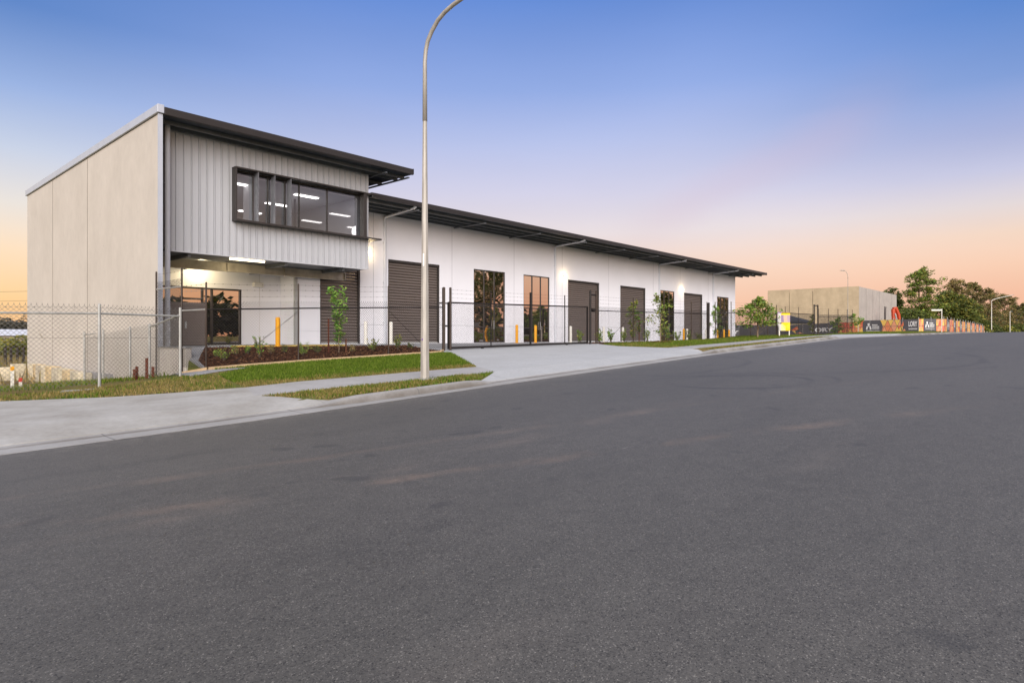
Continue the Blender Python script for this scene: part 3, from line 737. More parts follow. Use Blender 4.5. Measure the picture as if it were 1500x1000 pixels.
gp = thing('gate_post', 'thick black post standing before the bushy sapling near the right end of the warehouse', 'post', (41.9,VB,gz(41.9,VB)))
post(gp, 41.6, VB-.25, gz(41.6,VB)+2.55, .085, 'black')
G2 = slide_gate('distant black sliding gate behind the yellow sign board', 55.6, 65.9, VB+.12, gz(55.6,VB)+.04, gz(65.9,VB)+.04, [(57.6,2.5),(61.1,2.55)])
gp = thing('gate_post', 'tall black portal of the distant gate right of the yellow sign board', 'post', (66,VB,gz(66,VB)))
post(gp, 65.2, VB-.05, gz(65.2,VB)+2.95, .06, 'black'); post(gp, 66.5, VB, gz(66.5,VB)+2.95, .06, 'black')
mb = MB(); mb.box(65.2,66.5,VB-.07,VB-.0,gz(66,VB)+2.8,gz(66,VB)+2.9); up('cross_bar', mb, 'black', gp)
# galvanised fences on the vacant lot
gf = thing('galvanised_fence', 'silver galvanised chain-link fence with round rails at the front of the vacant lot', 'fence', (4.9,17.9,-1.2))
GP = [(-9.6,17.7),(-4.9,17.78),(-.6,17.85),(4.87,17.95),(6.95,18.5)]
def gtop(p): return .72-(.0 if p[0] > 4 else (4.87-p[0])*.02)
for p in GP: post(gf, p[0], p[1], gtop(p)+.12, .036, 'galv')
mb = MB(); rb = MB()
for p, q in zip(GP, GP[1:]):
    za, zb_ = gz(*p)+.05, gz(*q)+.05
    rb.tube([(*p,gtop(p)-.12),(*q,gtop(q)-.12)], .026, 8)
    h = min(gtop(p)-.12-za, gtop(q)-.12-zb_)+.18
    chain(mb, p, q, gtop(p)+.06-h, gtop(q)+.06-h, h, .105, .0036)
wbb = MB()
for p, q in zip(GP, GP[1:]): strands(wbb, p, q, [gtop(p)+.03], [gtop(q)+.03], .003)
up('wire_mesh', mb, 'wireg', gf); ups('top_rail', rb, 'galv', gf); up('barbed_wire', wbb, 'wireg', gf)
gs = thing('galvanised_fence', 'side run of galvanised fence falling back beside the raw concrete wall', 'fence', (7,23,-1.5))
SP = [(6.98,20.9,.42),(6.98,22.6,.36),(6.98,25.3,.30),(6.98,27.5,.24)]
for s, v, zt in SP: post(gs, s, v, zt, .036, 'galv', zb=gz(s, v)-.1)
mb = MB(); chain(mb, (6.96,18.5), (6.98,27.5), gz(6.9,18.5)+.02, gz(6.98,27.5)+.02, 1.55, .11, .0034); up('wire_mesh', mb, 'wireg', gs)
rb = MB(); rb.tube([(6.95,18.5,.64),(6.98,20.9,.33)], .024, 8); rb.tube([(6.98,27.5,.12),(6.98,26.2,.16)], .022, 8); ups('top_rail', rb, 'galv', gs)

# retaining wall of limestone blocks and the fill behind it
rw = thing('retaining_wall', 'pale limestone block retaining wall at the foot of the raw concrete side wall', 'wall', (7.1,31,-1.9))
v = 28.2
ys = []
while v < 36.2:
    w = random.uniform(.78,.92); ys.append((v, w)); v += w+.035
for i, (v, w) in enumerate(ys):
    top = -1.30+.016*(v-28.2)+random.uniform(-.02,.02)
    mb = MB(); mb.box(7.05+random.uniform(-.05,.05),7.42,v,v+w,-2.3,top,bev=.02); up('block', mb, ('limestone','limestone_b','limestone_c')[(i*2)%3], rw)
for k in range(2):
    mb = MB(); mb.box(6.98-.52*(k+1),7.0-.52*k+.0,36.75,37.1,-2.4,-1.2-.14*k,bev=.02); up('block', mb, 'limestone', rw)
mb = MB(); mb.box(7.43,7.945,27.6,36.9,-2.4,-1.38); up('backfill', mb, 'gravel', rw)

# ------------------------------------------------------------------ street lamp
def lamp(name, label, s, v, segs, rb, rt, arm, hz, armdir, m='polem', n=8, lens=False):
    z = gz(s, v); t = thing(name, label, 'street lamp', (s, v, z))
    mb = MB(); mb.tube([(s,v,z),(s,v,z+.02),(s,v,z+hz)], [rb,rb,rt], n); p = up('pole', mb, m, t)
    mb = MB(); mb.box(s-rb*2.1,s+rb*2.1,v-rb*2.1,v+rb*2.1,z-.02,z+.035,bev=.01); up('base_plate', mb, 'kerb' if n == 8 else m, t)
    mb = MB(); pts = [(s+armdir[0]*d, v+armdir[1]*d, z+hz+h) for d, h in arm]; mb.tube(pts, [rt*1.12]+[rt*.95]*(len(pts)-1), 10); a = up('arm', mb, m, t, smooth=True)
    q = Vector(pts[-1]); dx = Vector((armdir[0], armdir[1], .04)).normalized(); sd_ = Vector((-armdir[1], armdir[0], 0))
    mb = MB(); V = []
    for u, w, hh in ((-.1,.05,.05),(.05,.13,.09),(.5,.15,.08),(.72,.08,.03)):
        c = q+dx*u
        V += [c+sd_*w, c+sd_*w*.6+Vector((0,0,hh)), c-sd_*w*.6+Vector((0,0,hh)), c-sd_*w, c-Vector((0,0,hh*.5))]
    F = [(0,1,2,3,4),(19,18,17,16,15)]
    for k in range(3):
        for j in range(5): F.append((k*5+j, (k+1)*5+j, (k+1)*5+(j+1)%5, k*5+(j+1)%5))
    mb.mesh(V, F); up('lantern', mb, 'galv', t)
    return t
LS, LV = 10.13, 11.95
arm = [(0,-.3),(0,1.15),(.03,1.4),(.106,1.62),(.256,1.81),(.476,2.0),(.72,2.11),(1.0,2.18),(1.5,2.25),(2.1,2.30)]
L1 = lamp('street_lamp', 'tall steel street lamp with a curved arm on the verge before the warehouse', LS, LV, None, .112, .052, arm, 6.87-1.15+.88-.03, (0,-1))
zb = gz(LS, LV)
mb = MB()
def plate(z0, z1, w, px=-.02):   # small plates on the camera-facing flat of the pole
    for_r = .112-(.06)*(z0/6.6)
    f = Vector((-ca,-sa,0)); r = Vector((sa,-ca,0)); c = Vector((LS,LV,0))+f*(for_r+.004)+r*px
    mb.face([(*(c-r*w/2)[:2],zb+z0),(*(c+r*w/2)[:2],zb+z0),(*(c+r*w/2)[:2],zb+z1),(*(c-r*w/2)[:2],zb+z1)])
plate(2.75,3.05,.035)
up('number_strip', mb, 'whitetext', L1)
mb = MB(); plate(.95,1.0,.03,-.05); up('sticker', mb, M('purple_sticker', lin((110,80,140)), .6), L1)
# ------------------------------------------------------------------ vegetation
def leafball(mb, c, r, n, size, cols, flat=.5, core=.35, gap=0):
    c = Vector(c); rx, ry, rz = r if isinstance(r, (tuple, list)) else (r, r, r)
    sd = random.uniform(0, 99)
    for _ in range(n):
        while True:
            d = Vector((random.gauss(0,1), random.gauss(0,1), random.gauss(0,1))).normalized(); u = core+(1-core)*random.random()**.6
            p = Vector((d.x*rx*u, d.y*ry*u, d.z*rz*u))
            if not gap or mnoise.noise(Vector((p.x/rx*2.4+sd, p.y/ry*2.4, p.z/rz*2.4))) > -gap: break
        k = .55+.45*(.5+.5*d.z)*u+random.uniform(-.16,.16)  # shade painted into leaf colour: darker inside and underneath, lighter on top
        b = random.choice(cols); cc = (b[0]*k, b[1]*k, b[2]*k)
        a = Vector((random.gauss(0,1), random.gauss(0,1), random.gauss(0,flat))).normalized(); w = a.cross(Vector((random.gauss(0,1), random.gauss(0,1), random.gauss(0,1)))).normalized()
        s = size*random.uniform(.6,1.3); q = c+p
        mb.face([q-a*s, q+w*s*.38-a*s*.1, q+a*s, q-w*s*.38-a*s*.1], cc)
GREEN = [lin((129,159,70)), lin((152,179,77)), lin((109,140,62)), lin((177,190,91))]
OLIVE = [lin((122,132,62)), lin((147,150,67)), lin((97,109,53)), lin((171,161,74))]
DARKG = [lin((85,100,53)), lin((107,120,58)), lin((73,85,47)), lin((129,134,67))]
BROWNG = [lin((152,138,86)), lin((177,152,94)), lin((129,120,74)), lin((192,161,111))]
BRIGHT = [lin((129,181,72)), lin((151,198,82)), lin((107,159,62)), lin((174,198,99))]
def limb(mb, a, b, r0, r1, wob=.08, n=5):
    a, b = Vector(a), Vector(b); L = (b-a).length; pts = []; rs_ = []
    for k in range(n+1):
        u = k/n; q = a.lerp(b, u)
        if 0 < k < n: q += Vector((random.uniform(-1,1), random.uniform(-1,1), random.uniform(-.5,.5)))*wob*L*.5
        pts.append(q); rs_.append(r0+(r1-r0)*u)
    mb.tube(pts, rs_, 7)
def tree(name, label, s, v, H, clumps, cols, leaf, trunk, group=None, cat='tree', tm='bark', z=None, dens=1, lean=0, gap=.12):
    z = gz(s, v) if z is None else z
    t = thing(name, label, cat, (s, v, z), group)
    tb = MB(); top = Vector((s+lean*.4, v, z+H*.8)); limb(tb, (s,v,z-.1), top, trunk, trunk*.3, .03, 7)
    cm = MB()
    for (dx, dy, fz, rx, rz, n) in clumps:     # dx across the view, dy along it, in fractions of H
        c = Vector((s+(sa*dx+ca*dy)*H, v+(-ca*dx+sa*dy)*H, z+fz*H))
        limb(tb, (s+lean*.2, v, z+H*max(.15, fz*.6-.05)), c-Vector((0,0,rz*H*.3)), trunk*.38, trunk*.08, .1, 4)
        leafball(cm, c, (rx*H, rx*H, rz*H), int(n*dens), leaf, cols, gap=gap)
    up('trunk', tb, tm, t, smooth=True); up('crown', cm, 'leaf', t)
    return t
def shrub(label, s, v, h, w, cols, n=90, leaf=.06, name='shrub', group=None):
    z = gz(s, v); t = thing(name, label, 'shrub', (s, v, z), group)
    st = MB(); lf = MB()
    for _ in range(7):
        a = random.uniform(0, 6.28); e = Vector((s+math.cos(a)*w*.5*random.random(), v+math.sin(a)*w*.5*random.random(), z+h*random.uniform(.6,1)))
        st.tube([(s,v,z-.02), tuple(Vector((s,v,z)).lerp(e,.5)+Vector((0,0,h*.08))), tuple(e)], [.012,.008,.004], 5)
        for k in range(n//7):
            u = random.uniform(.25,1); q = Vector((s,v,z)).lerp(e, u)+Vector((random.gauss(0,.05), random.gauss(0,.05), random.gauss(0,.04)))*max(w,.4)
            d = Vector((random.gauss(0,1), random.gauss(0,1), .6+random.random())).normalized(); sz = leaf*random.uniform(.7,1.4); w_ = d.cross(Vector((random.gauss(0,1), random.gauss(0,1), 0))).normalized()
            b = random.choice(cols); kk = random.uniform(.7,1.2)
            lf.face([q, q+d*sz*.5+w_*sz*.25, q+d*sz, q+d*sz*.5-w_*sz*.25], (b[0]*kk, b[1]*kk, b[2]*kk))
    up('stem', st, 'darkbark', t); up('leaves', lf, 'leaf', t); return t
def sapling(label, s, v, H, w, cols, n, leaf=.075, stakes=(), base=.25, tm='bark', top=None, r=.018):
    z = gz(s, v); t = thing('sapling', label, 'tree', (s, v, z), 'young trees planted along the boundary')
    tb = MB(); cm = MB(); limb(tb, (s,v,z-.05), (s+.05,v,z+H*.93), r, .006, .03, 8)
    for k in range(int(n/26)):
        f = base+(1-base)*((k+.5)/(n/26))**.9; a = random.uniform(0,6.28); ww = w*(math.sin(math.pi*min(1,(f-base)/(1-base)*.86+.12))**.7) if top is None else w*top(f)
        rr = ww*random.uniform(.35,1); e = Vector((s+math.cos(a)*rr, v+math.sin(a)*rr, z+H*f+rr*.25))
        tb.tube([(s,v,z+H*f-rr*.45), tuple(e)], [.008,.003], 4)
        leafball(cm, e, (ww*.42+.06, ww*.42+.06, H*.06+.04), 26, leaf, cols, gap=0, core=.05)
    up('trunk', tb, tm, t); up('crown', cm, 'leaf', t)
    for dx, dy, h, m in stakes:
        st = MB(); st.box(s+dx-.02,s+dx+.02,v+dy-.02,v+dy+.02,z-.1,z+h); up('stake', st, m, t)
    return t
sapling('slim bright green sapling in the mulch in front of the leftmost roller door', on(496,20.4), 20.4, 2.35, .36, BRIGHT, 760, .07, [(.28,-.05,.55,'stake'),(-.42,0,1.28,'rust')], .15, top=lambda f: .55 if f < .55 else .85)
sapling('thin yellowish sapling behind the fence in front of the roller door right of the gate', on(930,20.6), 20.6, 2.6, .45, OLIVE+BRIGHT[:1], 620, .09, [(.5,0,1.5,'stake')], .12)
sapling('airy grey-green sapling in a ring of mulch on the lawn before the third tall window', 31.96, 17.6, 2.65, .72, GREEN+OLIVE, 560, .085, [], .12, r=.03)
sapling('leafy slender sapling behind the thick black post near the end of the warehouse', on(1048,20.6), 20.6, 2.5, .5, GREEN+BRIGHT[:2], 520, .09, [], .1)
sapling('bushy round young tree on the lawn past the right end of the warehouse', on(1109.8,16.9), 16.9, 2.7, 1.3, GREEN+OLIVE+BRIGHT[:2], 1900, .12, [], .22, r=.06, top=lambda f: (1.0 if f < .55 else max(.12, 1.0-(f-.55)*2.0)))
sapling('narrow sapling standing against the distant gate frame', on(1190,20.6), 20.6, 2.3, .4, OLIVE, 320, .1)
sapling('small conical sapling in front of the lettered grey banner', on(1227,20.6), 20.6, 2.1, .75, GREEN, 700, .12, [], .05)
sapling('spindly young tree beside the last black fence post', on(1252,20.2), 20.2, 2.3, .8, GREEN+BRIGHT[:1], 420, .13, [], .4)
SH = [(318,20.6,.30,.35,'tiny dark shrub at the left end of the mulch garden',GREEN),(328,20.2,.42,.6,'leafy shrub beside the second fence post of the mulch garden',OLIVE+GREEN),
 (346,20.8,.35,.5,'reddish tinged low shrub in the mulch below the tinted entry window',BROWNG+GREEN),(363,20.9,.3,.4,'small green shrub in the mulch left of the yellow bollard',GREEN),
 (380,20.3,.75,.6,'tallest bright shrub in the mulch left of the yellow bollard',BRIGHT+OLIVE),(397,20.8,.32,.5,'purple-grey low shrub right of the tall bright shrub',BROWNG),
 (416,20.9,.32,.45,'dark compact shrub just right of the yellow bollard under the office',DARKG),(443,20.3,.55,.6,'green shrub at the fence post below the white wall pier',GREEN),
 (466,20.6,.28,.5,'low dark shrub left of the slim bright sapling',DARKG),(515,20.5,.3,.55,'low bronze shrub right of the slim bright sapling',BROWNG),
 (546,20.4,.5,.7,'rounded grey-green shrub in front of the wall between roller doors',GREEN+OLIVE),(583,20.4,.68,.6,'upright shrub in front of the roller door left of the street lamp',OLIVE+BRIGHT[:1]),
 (600,20.6,.26,.5,'low shrub right beside the street lamp in the mulch',DARKG),(850,20.8,.75,.6,'leafy shrub at the right end of the sliding gate',BRIGHT+OLIVE),
 (879,20.8,.85,.6,'broad shrub right of the gate end post',GREEN),(895,20.8,.95,.5,'pointed conifer-like shrub before the plain white wall',BRIGHT[:2]+GREEN),
 (914,20.8,.85,.6,'shrub hiding the foot of a white bollard',GREEN),(948,20.8,1.0,.8,'tall shrub behind the airy lawn sapling',GREEN),
 (978,20.8,.9,.8,'yellow-green shrub at the foot of the third tall window',BRIGHT+OLIVE),(992,20.8,.85,.8,'grey-green shrub left of the paired bollards',GREEN),
 (1010,20.8,.8,.9,'dense shrub at the foot of the farthest roller door',OLIVE+GREEN),(1024,20.8,.55,.9,'dark low shrub right of the dense one at the farthest roller door',DARKG)]
for x, v, h, w, l, c in SH: shrub(l, on(x, v), v, h, w, c, 90 if h < .5 else 140, .075 if v > 20 and x < 620 else .11, group='low shrubs planted behind the black fence')

# lawns, mulch
def inpoly(p, poly):
    c = False; x, y = p
    for (x0, y0), (x1, y1) in zip(poly, poly[1:]+poly[:1]):
        if (y0 > y) != (y1 > y) and x < (x1-x0)*(y-y0)/(y1-y0)+x0: c = not c
    return c
def edge_dist(p, line):
    b = 9
    for (x0, y0), (x1, y1) in zip(line, line[1:]):
        L = (x1-x0)**2+(y1-y0)**2; t = max(0, min(1, ((p[0]-x0)*(x1-x0)+(p[1]-y0)*(y1-y0))/L))
        b = min(b, math.hypot(p[0]-x0-t*(x1-x0), p[1]-y0-t*(y1-y0)))
    return b
GR = [lin((84,110,22)), lin((100,124,30)), lin((68,92,18)), lin((122,138,52))]
DRY = [lin((150,132,76)), lin((128,116,58)), lin((164,142,92)), lin((106,112,50))]
def blades(name, label, poly, n, h, dry, cat='grass', thin=None):
    mb = MB(); xs = [p[0] for p in poly]; ys = [p[1] for p in poly]; k = 0
    while k < n:
        p = (random.uniform(min(xs), max(xs)), random.uniform(min(ys), max(ys)))
        if not inpoly(p, poly): continue
        k += 1
        dr = dry(p)
        if thin and random.random() < thin(p, dr): continue
        z = gz(*p); hh = h*random.uniform(.5,1.3)*(1-.35*min(1,dr)); a = random.uniform(0,6.28); w = .011
        b = random.choice(DRY if random.random() < dr else GR); q = random.uniform(.7,1.2)
        lx, ly = random.gauss(0,.35)*hh, random.gauss(0,.35)*hh
        mb.face([(p[0]-w*math.cos(a),p[1]-w*math.sin(a),z-.01),(p[0]+w*math.cos(a),p[1]+w*math.sin(a),z-.01),(p[0]+lx,p[1]+ly,z+hh)], (b[0]*q, b[1]*q, b[2]*q))
    o = mb.build(name, 'grass'); o['kind'] = 'stuff'; tag(o, label, cat); return o
lowline = [(2.6,16.3),(4.3,15.05),(6.7,14.1),(8,14.05),(9.6,13.73),(11.45,13.47),(13.13,13.16)]
upline = [(16.9,18.4),(16.6,18.68),(11.66,19.3),(8.05,19.3)]
lawn1 = lowline[2:]+upline+[(9.2,18.9),(7.6,17.6)]
def dry1(p): return max(0, min(1, (1.15-edge_dist(p, lowline))*1.1+.55*mnoise.noise(Vector((p[0]*1.1,p[1]*1.1,0)))+max(0,(8.6-p[0])*.35)))-.04
blades('lawn', 'bright green lawn between the footpath and the mulch garden', lawn1, 52000, .075, dry1)
lawn2 = [(6.2,12.42),(7.3,12.38),(8.56,12.16),(10,12.0),(12.5,11.86),(10.9,11.02),(7.4,11.02),(6.85,11.4)]
blades('verge_grass', 'patchy brown and green grass strip between kerb and footpath at the street lamp', lawn2, 9000, .07, lambda p: .85-(p[0]-6.2)*.10+.5*mnoise.noise(Vector((p[0]*1.5,p[1]*1.5,4))), thin=lambda p, d: .25)
rough_ = [(-6,17.1),(2.6,16.45),(4.3,15.2),(6.6,14.3),(7.6,17.6),(7.0,18.2),(4.8,17.7),(-6,17.5)]
blades('rough_grass', 'rough brown grass and weeds in front of the galvanised fence', rough_, 14000, .085, lambda p: .80+.8*mnoise.noise(Vector((p[0]*.8,p[1]*.8,9))), thin=lambda p, d: .30+.9*max(0,mnoise.noise(Vector((p[0]*.9,p[1]*1.6,21)))))
rough2 = [(-6,17.9),(6.9,18.6),(6.95,24.4),(6.9,31),(2,33),(-8,33)]
blades('weeds', 'tall green weeds behind the galvanised fence on the vacant lot', rough2, 22000, .13, lambda p: .35+.8*mnoise.noise(Vector((p[0]*.5,p[1]*.5,2))), thin=lambda p, d: .2)
field = [(-6,33),(9,33),(24,70),(0,110),(-70,110),(-40,40)]
def fieldblades():
    mb = MB(); k = 0
    while k < 26000:
        p = (random.uniform(-70,24), random.uniform(33,100))
        if not inpoly(p, field): continue
        k += 1; z = gz(*p); h = random.uniform(.3,.8); a = random.uniform(0,6.28); w = .035
        b = random.choice([lin((168,146,104)), lin((150,130,88)), lin((128,114,72)), lin((140,128,70))]); q = random.uniform(.7,1.15)
        mb.face([(p[0]-w*math.cos(a),p[1]-w*math.sin(a),z-.05),(p[0]+w*math.cos(a),p[1]+w*math.sin(a),z-.05),(p[0]+random.gauss(0,.15),p[1]+random.gauss(0,.15),z+h)], (b[0]*q,b[1]*q,b[2]*q))
    o = mb.build('dry_grass', 'grass'); o['kind'] = 'stuff'; tag(o, 'tall dry straw grass across the field behind the vacant lot', 'grass')
fieldblades()
lawn3 = [(24.6,13.2),(40.8,13.2),(49.8,13.6),(57.5,19.2),(41.9,19.4),(28.9,19.35),(27.6,18.3),(25.5,16.1)]
blades('lawn', 'green lawn strip with saplings to the right of the wide driveway', lawn3, 42000, .085, lambda p: .16+.45*mnoise.noise(Vector((p[0]*.6,p[1]*.6,5)))+max(0,(28-p[0])*.12))
lawn4 = [(24.4,11.05),(40.4,11.05),(40.4,11.8),(24.6,11.8)]
blades('verge_grass', 'dull brown grass strip between kerb and footpath right of the driveway', lawn4, 8000, .05, lambda p: .8, thin=lambda p, d: .35)
lawn5 = [(62.6,13.4),(98,13),(98,17),(86,19.4),(67.6,19.3)]
blades('lawn', 'far green verge beyond the second driveway below the banners', lawn5, 14000, .14, lambda p: .2)
mul = [(8.1,19.42),(11.7,19.42),(16.6,18.8),(17.3,19.4),(17.4,21.8),(9.0,21.9),(8.2,20.4)]
struct(poly_sheet('mulch_bed', mul, .03, 'mulch', res=.5, skirt=.1))
mul2 = [(29.0,19.6),(57,19.6),(57,21.7),(29.0,21.7)]
struct(poly_sheet('mulch_bed', mul2, .03, 'mulch', res=.8, skirt=.1))
def chips(poly, n, label, sz=.03):
    mb = MB(); xs = [p[0] for p in poly]; ys = [p[1] for p in poly]; k = 0
    BR = [lin((92,58,42)), lin((70,44,34)), lin((124,84,58)), lin((54,36,28)), lin((146,108,78))]
    while k < n:
        p = (random.uniform(min(xs), max(xs)), random.uniform(min(ys), max(ys)))
        if not inpoly(p, poly): continue
        k += 1; z = gz(*p)+.035+random.random()*.02; a = Vector((random.gauss(0,1), random.gauss(0,1), random.gauss(0,.35))).normalized(); b = a.cross(Vector((random.gauss(0,.4), random.gauss(0,.4), 1))).normalized(); s = sz*random.uniform(.5,1.5); q = Vector((*p, z)); c = random.choice(BR)
        mb.face([q-a*s-b*s*.3, q+a*s-b*s*.3, q+a*s+b*s*.3, q-a*s+b*s*.3], c)
    o = mb.build('bark_chips', 'chips'); o['kind'] = 'stuff'; tag(o, label, 'mulch')
chips(mul, 14000, 'loose brown bark chips covering the fenced garden bed left of the gate')
chips(mul2, 6000, 'loose bark chips in the garden bed right of the gate', .05)
chips([(31.96+.75*math.cos(a*.5), 17.6+.6*math.sin(a*.5)) for a in range(13)], 900, 'small ring of bark mulch around the airy lawn sapling', .045)
ed = thing('garden_edging', 'pale timber edging between the lawn and the mulch garden', 'edging', (12,19.4,-.8))
EL = [(7.55,20.1),(8.05,19.36),(11.66,19.36),(16.7,18.74),(17.35,19.35)]
mb = MB()
for p, q in zip(EL, EL[1:]):
    d = (Vector(q)-Vector(p)).normalized(); n = Vector((-d.y, d.x))*.05
    m_ = max(1, int((Vector(q)-Vector(p)).length/.8))
    for k in range(m_):
        a = Vector(p).lerp(Vector(q), k/m_); b = Vector(p).lerp(Vector(q), (k+1)/m_)
        za, zb2 = gz(*a)+.09, gz(*b)+.09
        V = [(a.x-n.x,a.y-n.y,za-.2),(b.x-n.x,b.y-n.y,zb2-.2),(b.x+n.x,b.y+n.y,zb2-.2),(a.x+n.x,a.y+n.y,za-.2),(a.x-n.x,a.y-n.y,za),(b.x-n.x,b.y-n.y,zb2),(b.x+n.x,b.y+n.y,zb2),(a.x+n.x,a.y+n.y,za)]
        mb.mesh(V, [(4,5,6,7),(0,1,5,4),(2,3,7,6)])
up('boards', mb, 'edging', ed)

# pegs and rubble on the vacant lot
def peg(label, s, v, h, m, cap=None, w=.03, name='survey_peg', cat='peg'):
    z = gz(s, v); t = thing(name, label, cat, (s, v, z)); mb = MB(); mb.box(s-w,s+w,v-w*.5,v+w*.5,z-.05,z+h,bev=.004); up('stake', mb, m, t)
    if cap: mb = MB(); mb.box(s-w*1.15,s+w*1.15,v-w*.7,v+w*.7,z+h-.005,z+h+.13,bev=.01); up('cap', mb, cap, t)
peg('white survey peg with a yellow top in the grass left of the limestone blocks', on(18,26.5), 26.5, .62, 'whitep', 'yellow', .045)
peg('small red topped peg at the left end of the limestone blocks', on(30,27.5), 27.5, .22, 'whitep', 'redp', .045)
for x, v, h, l in ((197,18.9,.28,'leftmost of the short rusty pegs in the weeds'),(200.5,19,.34,'taller of the two rusty pegs standing together in the weeds'),(215,18.9,.55,'rusty peg in front of a galvanised post'),(224,18.9,.3,'rightmost short rusty peg in the weeds')):
    peg(l, on(x, v), v, h, 'rust', None, .035)
rk = thing('concrete_slab', 'broken flat concrete slab lying at the foot of the galvanised fence', 'rubble', (3.8,17.5,gz(3.8,17.5)))
mb = MB(); z = gz(3.8,17.5); mb.mesh([(3.9,17.3,z-.04),(4.8,17.4,z-.04),(4.9,17.7,z-.04),(4.0,17.75,z-.04),(3.95,17.33,z+.04),(4.75,17.43,z+.05),(4.8,17.66,z+.04),(4.05,17.7,z+.03)], [(4,5,6,7),(0,1,5,4),(1,2,6,5),(2,3,7,6),(3,0,4,7)]); up('slab', mb, 'kerb', rk)

# ------------------------------------------------------------------ signs on the lawn
sg = thing('sign_board', 'yellow and white sign board on two white legs on the lawn by the distant gate', 'sign', (45.9,15.7,gz(45.9,15.7)))
d = Vector((sa,-ca,0)); f = Vector((-ca,-sa,0)); c0 = Vector((46.2,15.75,gz(46.2,15.75)))
def SP_(u, z, o=0): q = c0+d*u+f*o; return (q.x, q.y, q.z+z)
mb = MB()
for u in (-.44,.44):
    V = [SP_(u-.04,-.05,.03),SP_(u+.04,-.05,.03),SP_(u+.04,-.05,-.03),SP_(u-.04,-.05,-.03),SP_(u-.04+(-.12 if u<0 else .0),1.75,.03),SP_(u+.04+(-.12 if u<0 else .0),1.75,.03),SP_(u+.04,1.75,-.03),SP_(u-.04,1.75,-.03)]
    mb.mesh(V, [(0,1,5,4),(1,2,6,5),(2,3,7,6),(3,0,4,7),(4,5,6,7)])
ups('leg', mb, 'whitep', sg)
mb = MB(); YC = lin((244,204,20)); YL = lin((248,224,110)); WC = lin((206,203,198)); SK = lin((214,178,160)); PU = lin((150,130,160))
Q = lambda a, c_: mb.face([SP_(u, z, .04) for u, z in a], c_)
Q([(-.58,1.75),(-.32,1.75),(-.3,.42),(-.46,.42)], WC)
Q([(-.32,1.75),(.5,1.75),(.5,1.6),(-.32,1.6)], YC); Q([(-.32,1.6),(-.1,1.6),(-.05,1.05),(-.31,1.05)], PU); Q([(-.1,1.6),(.22,1.6),(.28,1.05),(-.05,1.05)], SK); Q([(.22,1.6),(.5,1.6),(.5,1.05),(.28,1.05)], lin((186,160,170)))
Q([(-.31,1.05),(.5,1.05),(.1,.75),], YC); Q([(.5,1.05),(.5,.42),(.1,.75)], lin((250,214,50))); Q([(-.31,1.05),(.1,.75),(.1,.42)], YL); Q([(.1,.75),(.5,.42),(.1,.42)], YC); Q([(-.31,1.05),(.1,.42),(-.3,.42)], lin((240,220,150)))
up('board', mb, 'print', sg)
sg.scale = (.78,.78,.93)
mb = MB(); mb.face([SP_(u, z, .034) for u, z in ((-.5,.42),(-.58,1.75),(.5,1.75),(.5,.42))]); up('backing', mb, 'greyprint', sg)
s2 = thing('sign_board', 'narrow white and purple notice board fixed near the fence left of the yellow sign', 'sign', (51.5,19.2,gz(51.5,19.2)))
c0 = Vector((on(1142.3,19.1),19.1,gz(53,19.1)))
mb = MB(); Q = lambda a, c_: mb.face([SP_(u, z, .04) for u, z in a], c_)
Q([(-.2,2.0),(.16,2.0),(.16,1.62),(-.2,1.62)], lin((128,96,160))); Q([(-.12,1.9),(.1,1.86),(.13,1.62),(-.2,1.62)], lin((186,120,140))); Q([(-.2,1.62),(.18,1.62),(.18,.86),(-.17,.86)], lin((226,226,232)))
for k in range(5): mb.face([SP_(u, z, .044) for u, z in ((-.12,1.50-k*.12),(.1,1.50-k*.12),(.1,1.47-k*.12),(-.12,1.47-k*.12))], lin((150,150,180)))
up('board', mb, 'print', s2)
mb = MB()
for u in (-.15,.15): mb.tube([SP_(u,-.05),SP_(u,1.95)], .02, 6)
ups('leg', mb, 'black', s2)

# ------------------------------------------------------------------ construction hoarding with printed banners
OR = lin((240,150,104)); RE = lin((236,118,92)); YE = lin((250,208,110)); GY = lin((104,102,108)); PE = lin((246,172,132)); DG = lin((98,97,102))
TRI = [OR, RE, YE, PE, RE, OR, PE, YE]
def banner(t, p, q, z0, z1, h, layout):
    """layout: list of (from, to, kind) in fractions; triangles are the orange pattern, grey the lettered field"""
    p, q = Vector(p), Vector(q); L = (q-p).length
    def P(a, z, o=0.0):
        r_ = p.lerp(q, a); dd = (q-p).normalized(); return (r_.x+dd.y*o, r_.y-dd.x*o, z0+(z1-z0)*a+z)
    mb = MB()
    mb.face([P(0,0,-.01),P(1,0,-.01),P(1,h,-.01),P(0,h,-.01)], DG)
    for a, b, kind in layout:
        if kind == 'tri':
            n = max(2, round((b-a)*L/(h*.5))); w = (b-a)/n
            for row in range(2):
                za, zb3 = (h/2)*row, (h/2)*(row+1); g = w*.05; gz_ = h*.015
                if row: za, zb3 = zb3, za
                ez = gz_ if zb3 > za else -gz_
                for k in range(n):
                    x0 = a+w*k
                    mb.face([P(x0+g,za+ez,.002),P(x0+w-g,za+ez,.002),P(x0+w/2,zb3-ez,.002)], random.choice(TRI))
                    if k < n-1: mb.face([P(x0+w/2+g,zb3-ez,.002),P(x0+w*1.5-g,zb3-ez,.002),P(x0+w,za+ez*2,.002)], random.choice(TRI))
                mb.face([P(a,za+ez,.002),P(a+w/2-g,zb3-ez,.002),P(a,zb3-ez,.002)], random.choice(TRI)); mb.face([P(b,za+ez,.002),P(b-w/2+g,zb3-ez,.002),P(b,zb3-ez,.002)], random.choice(TRI))
    o = up('banner', mb, 'print', t)
    return P, o
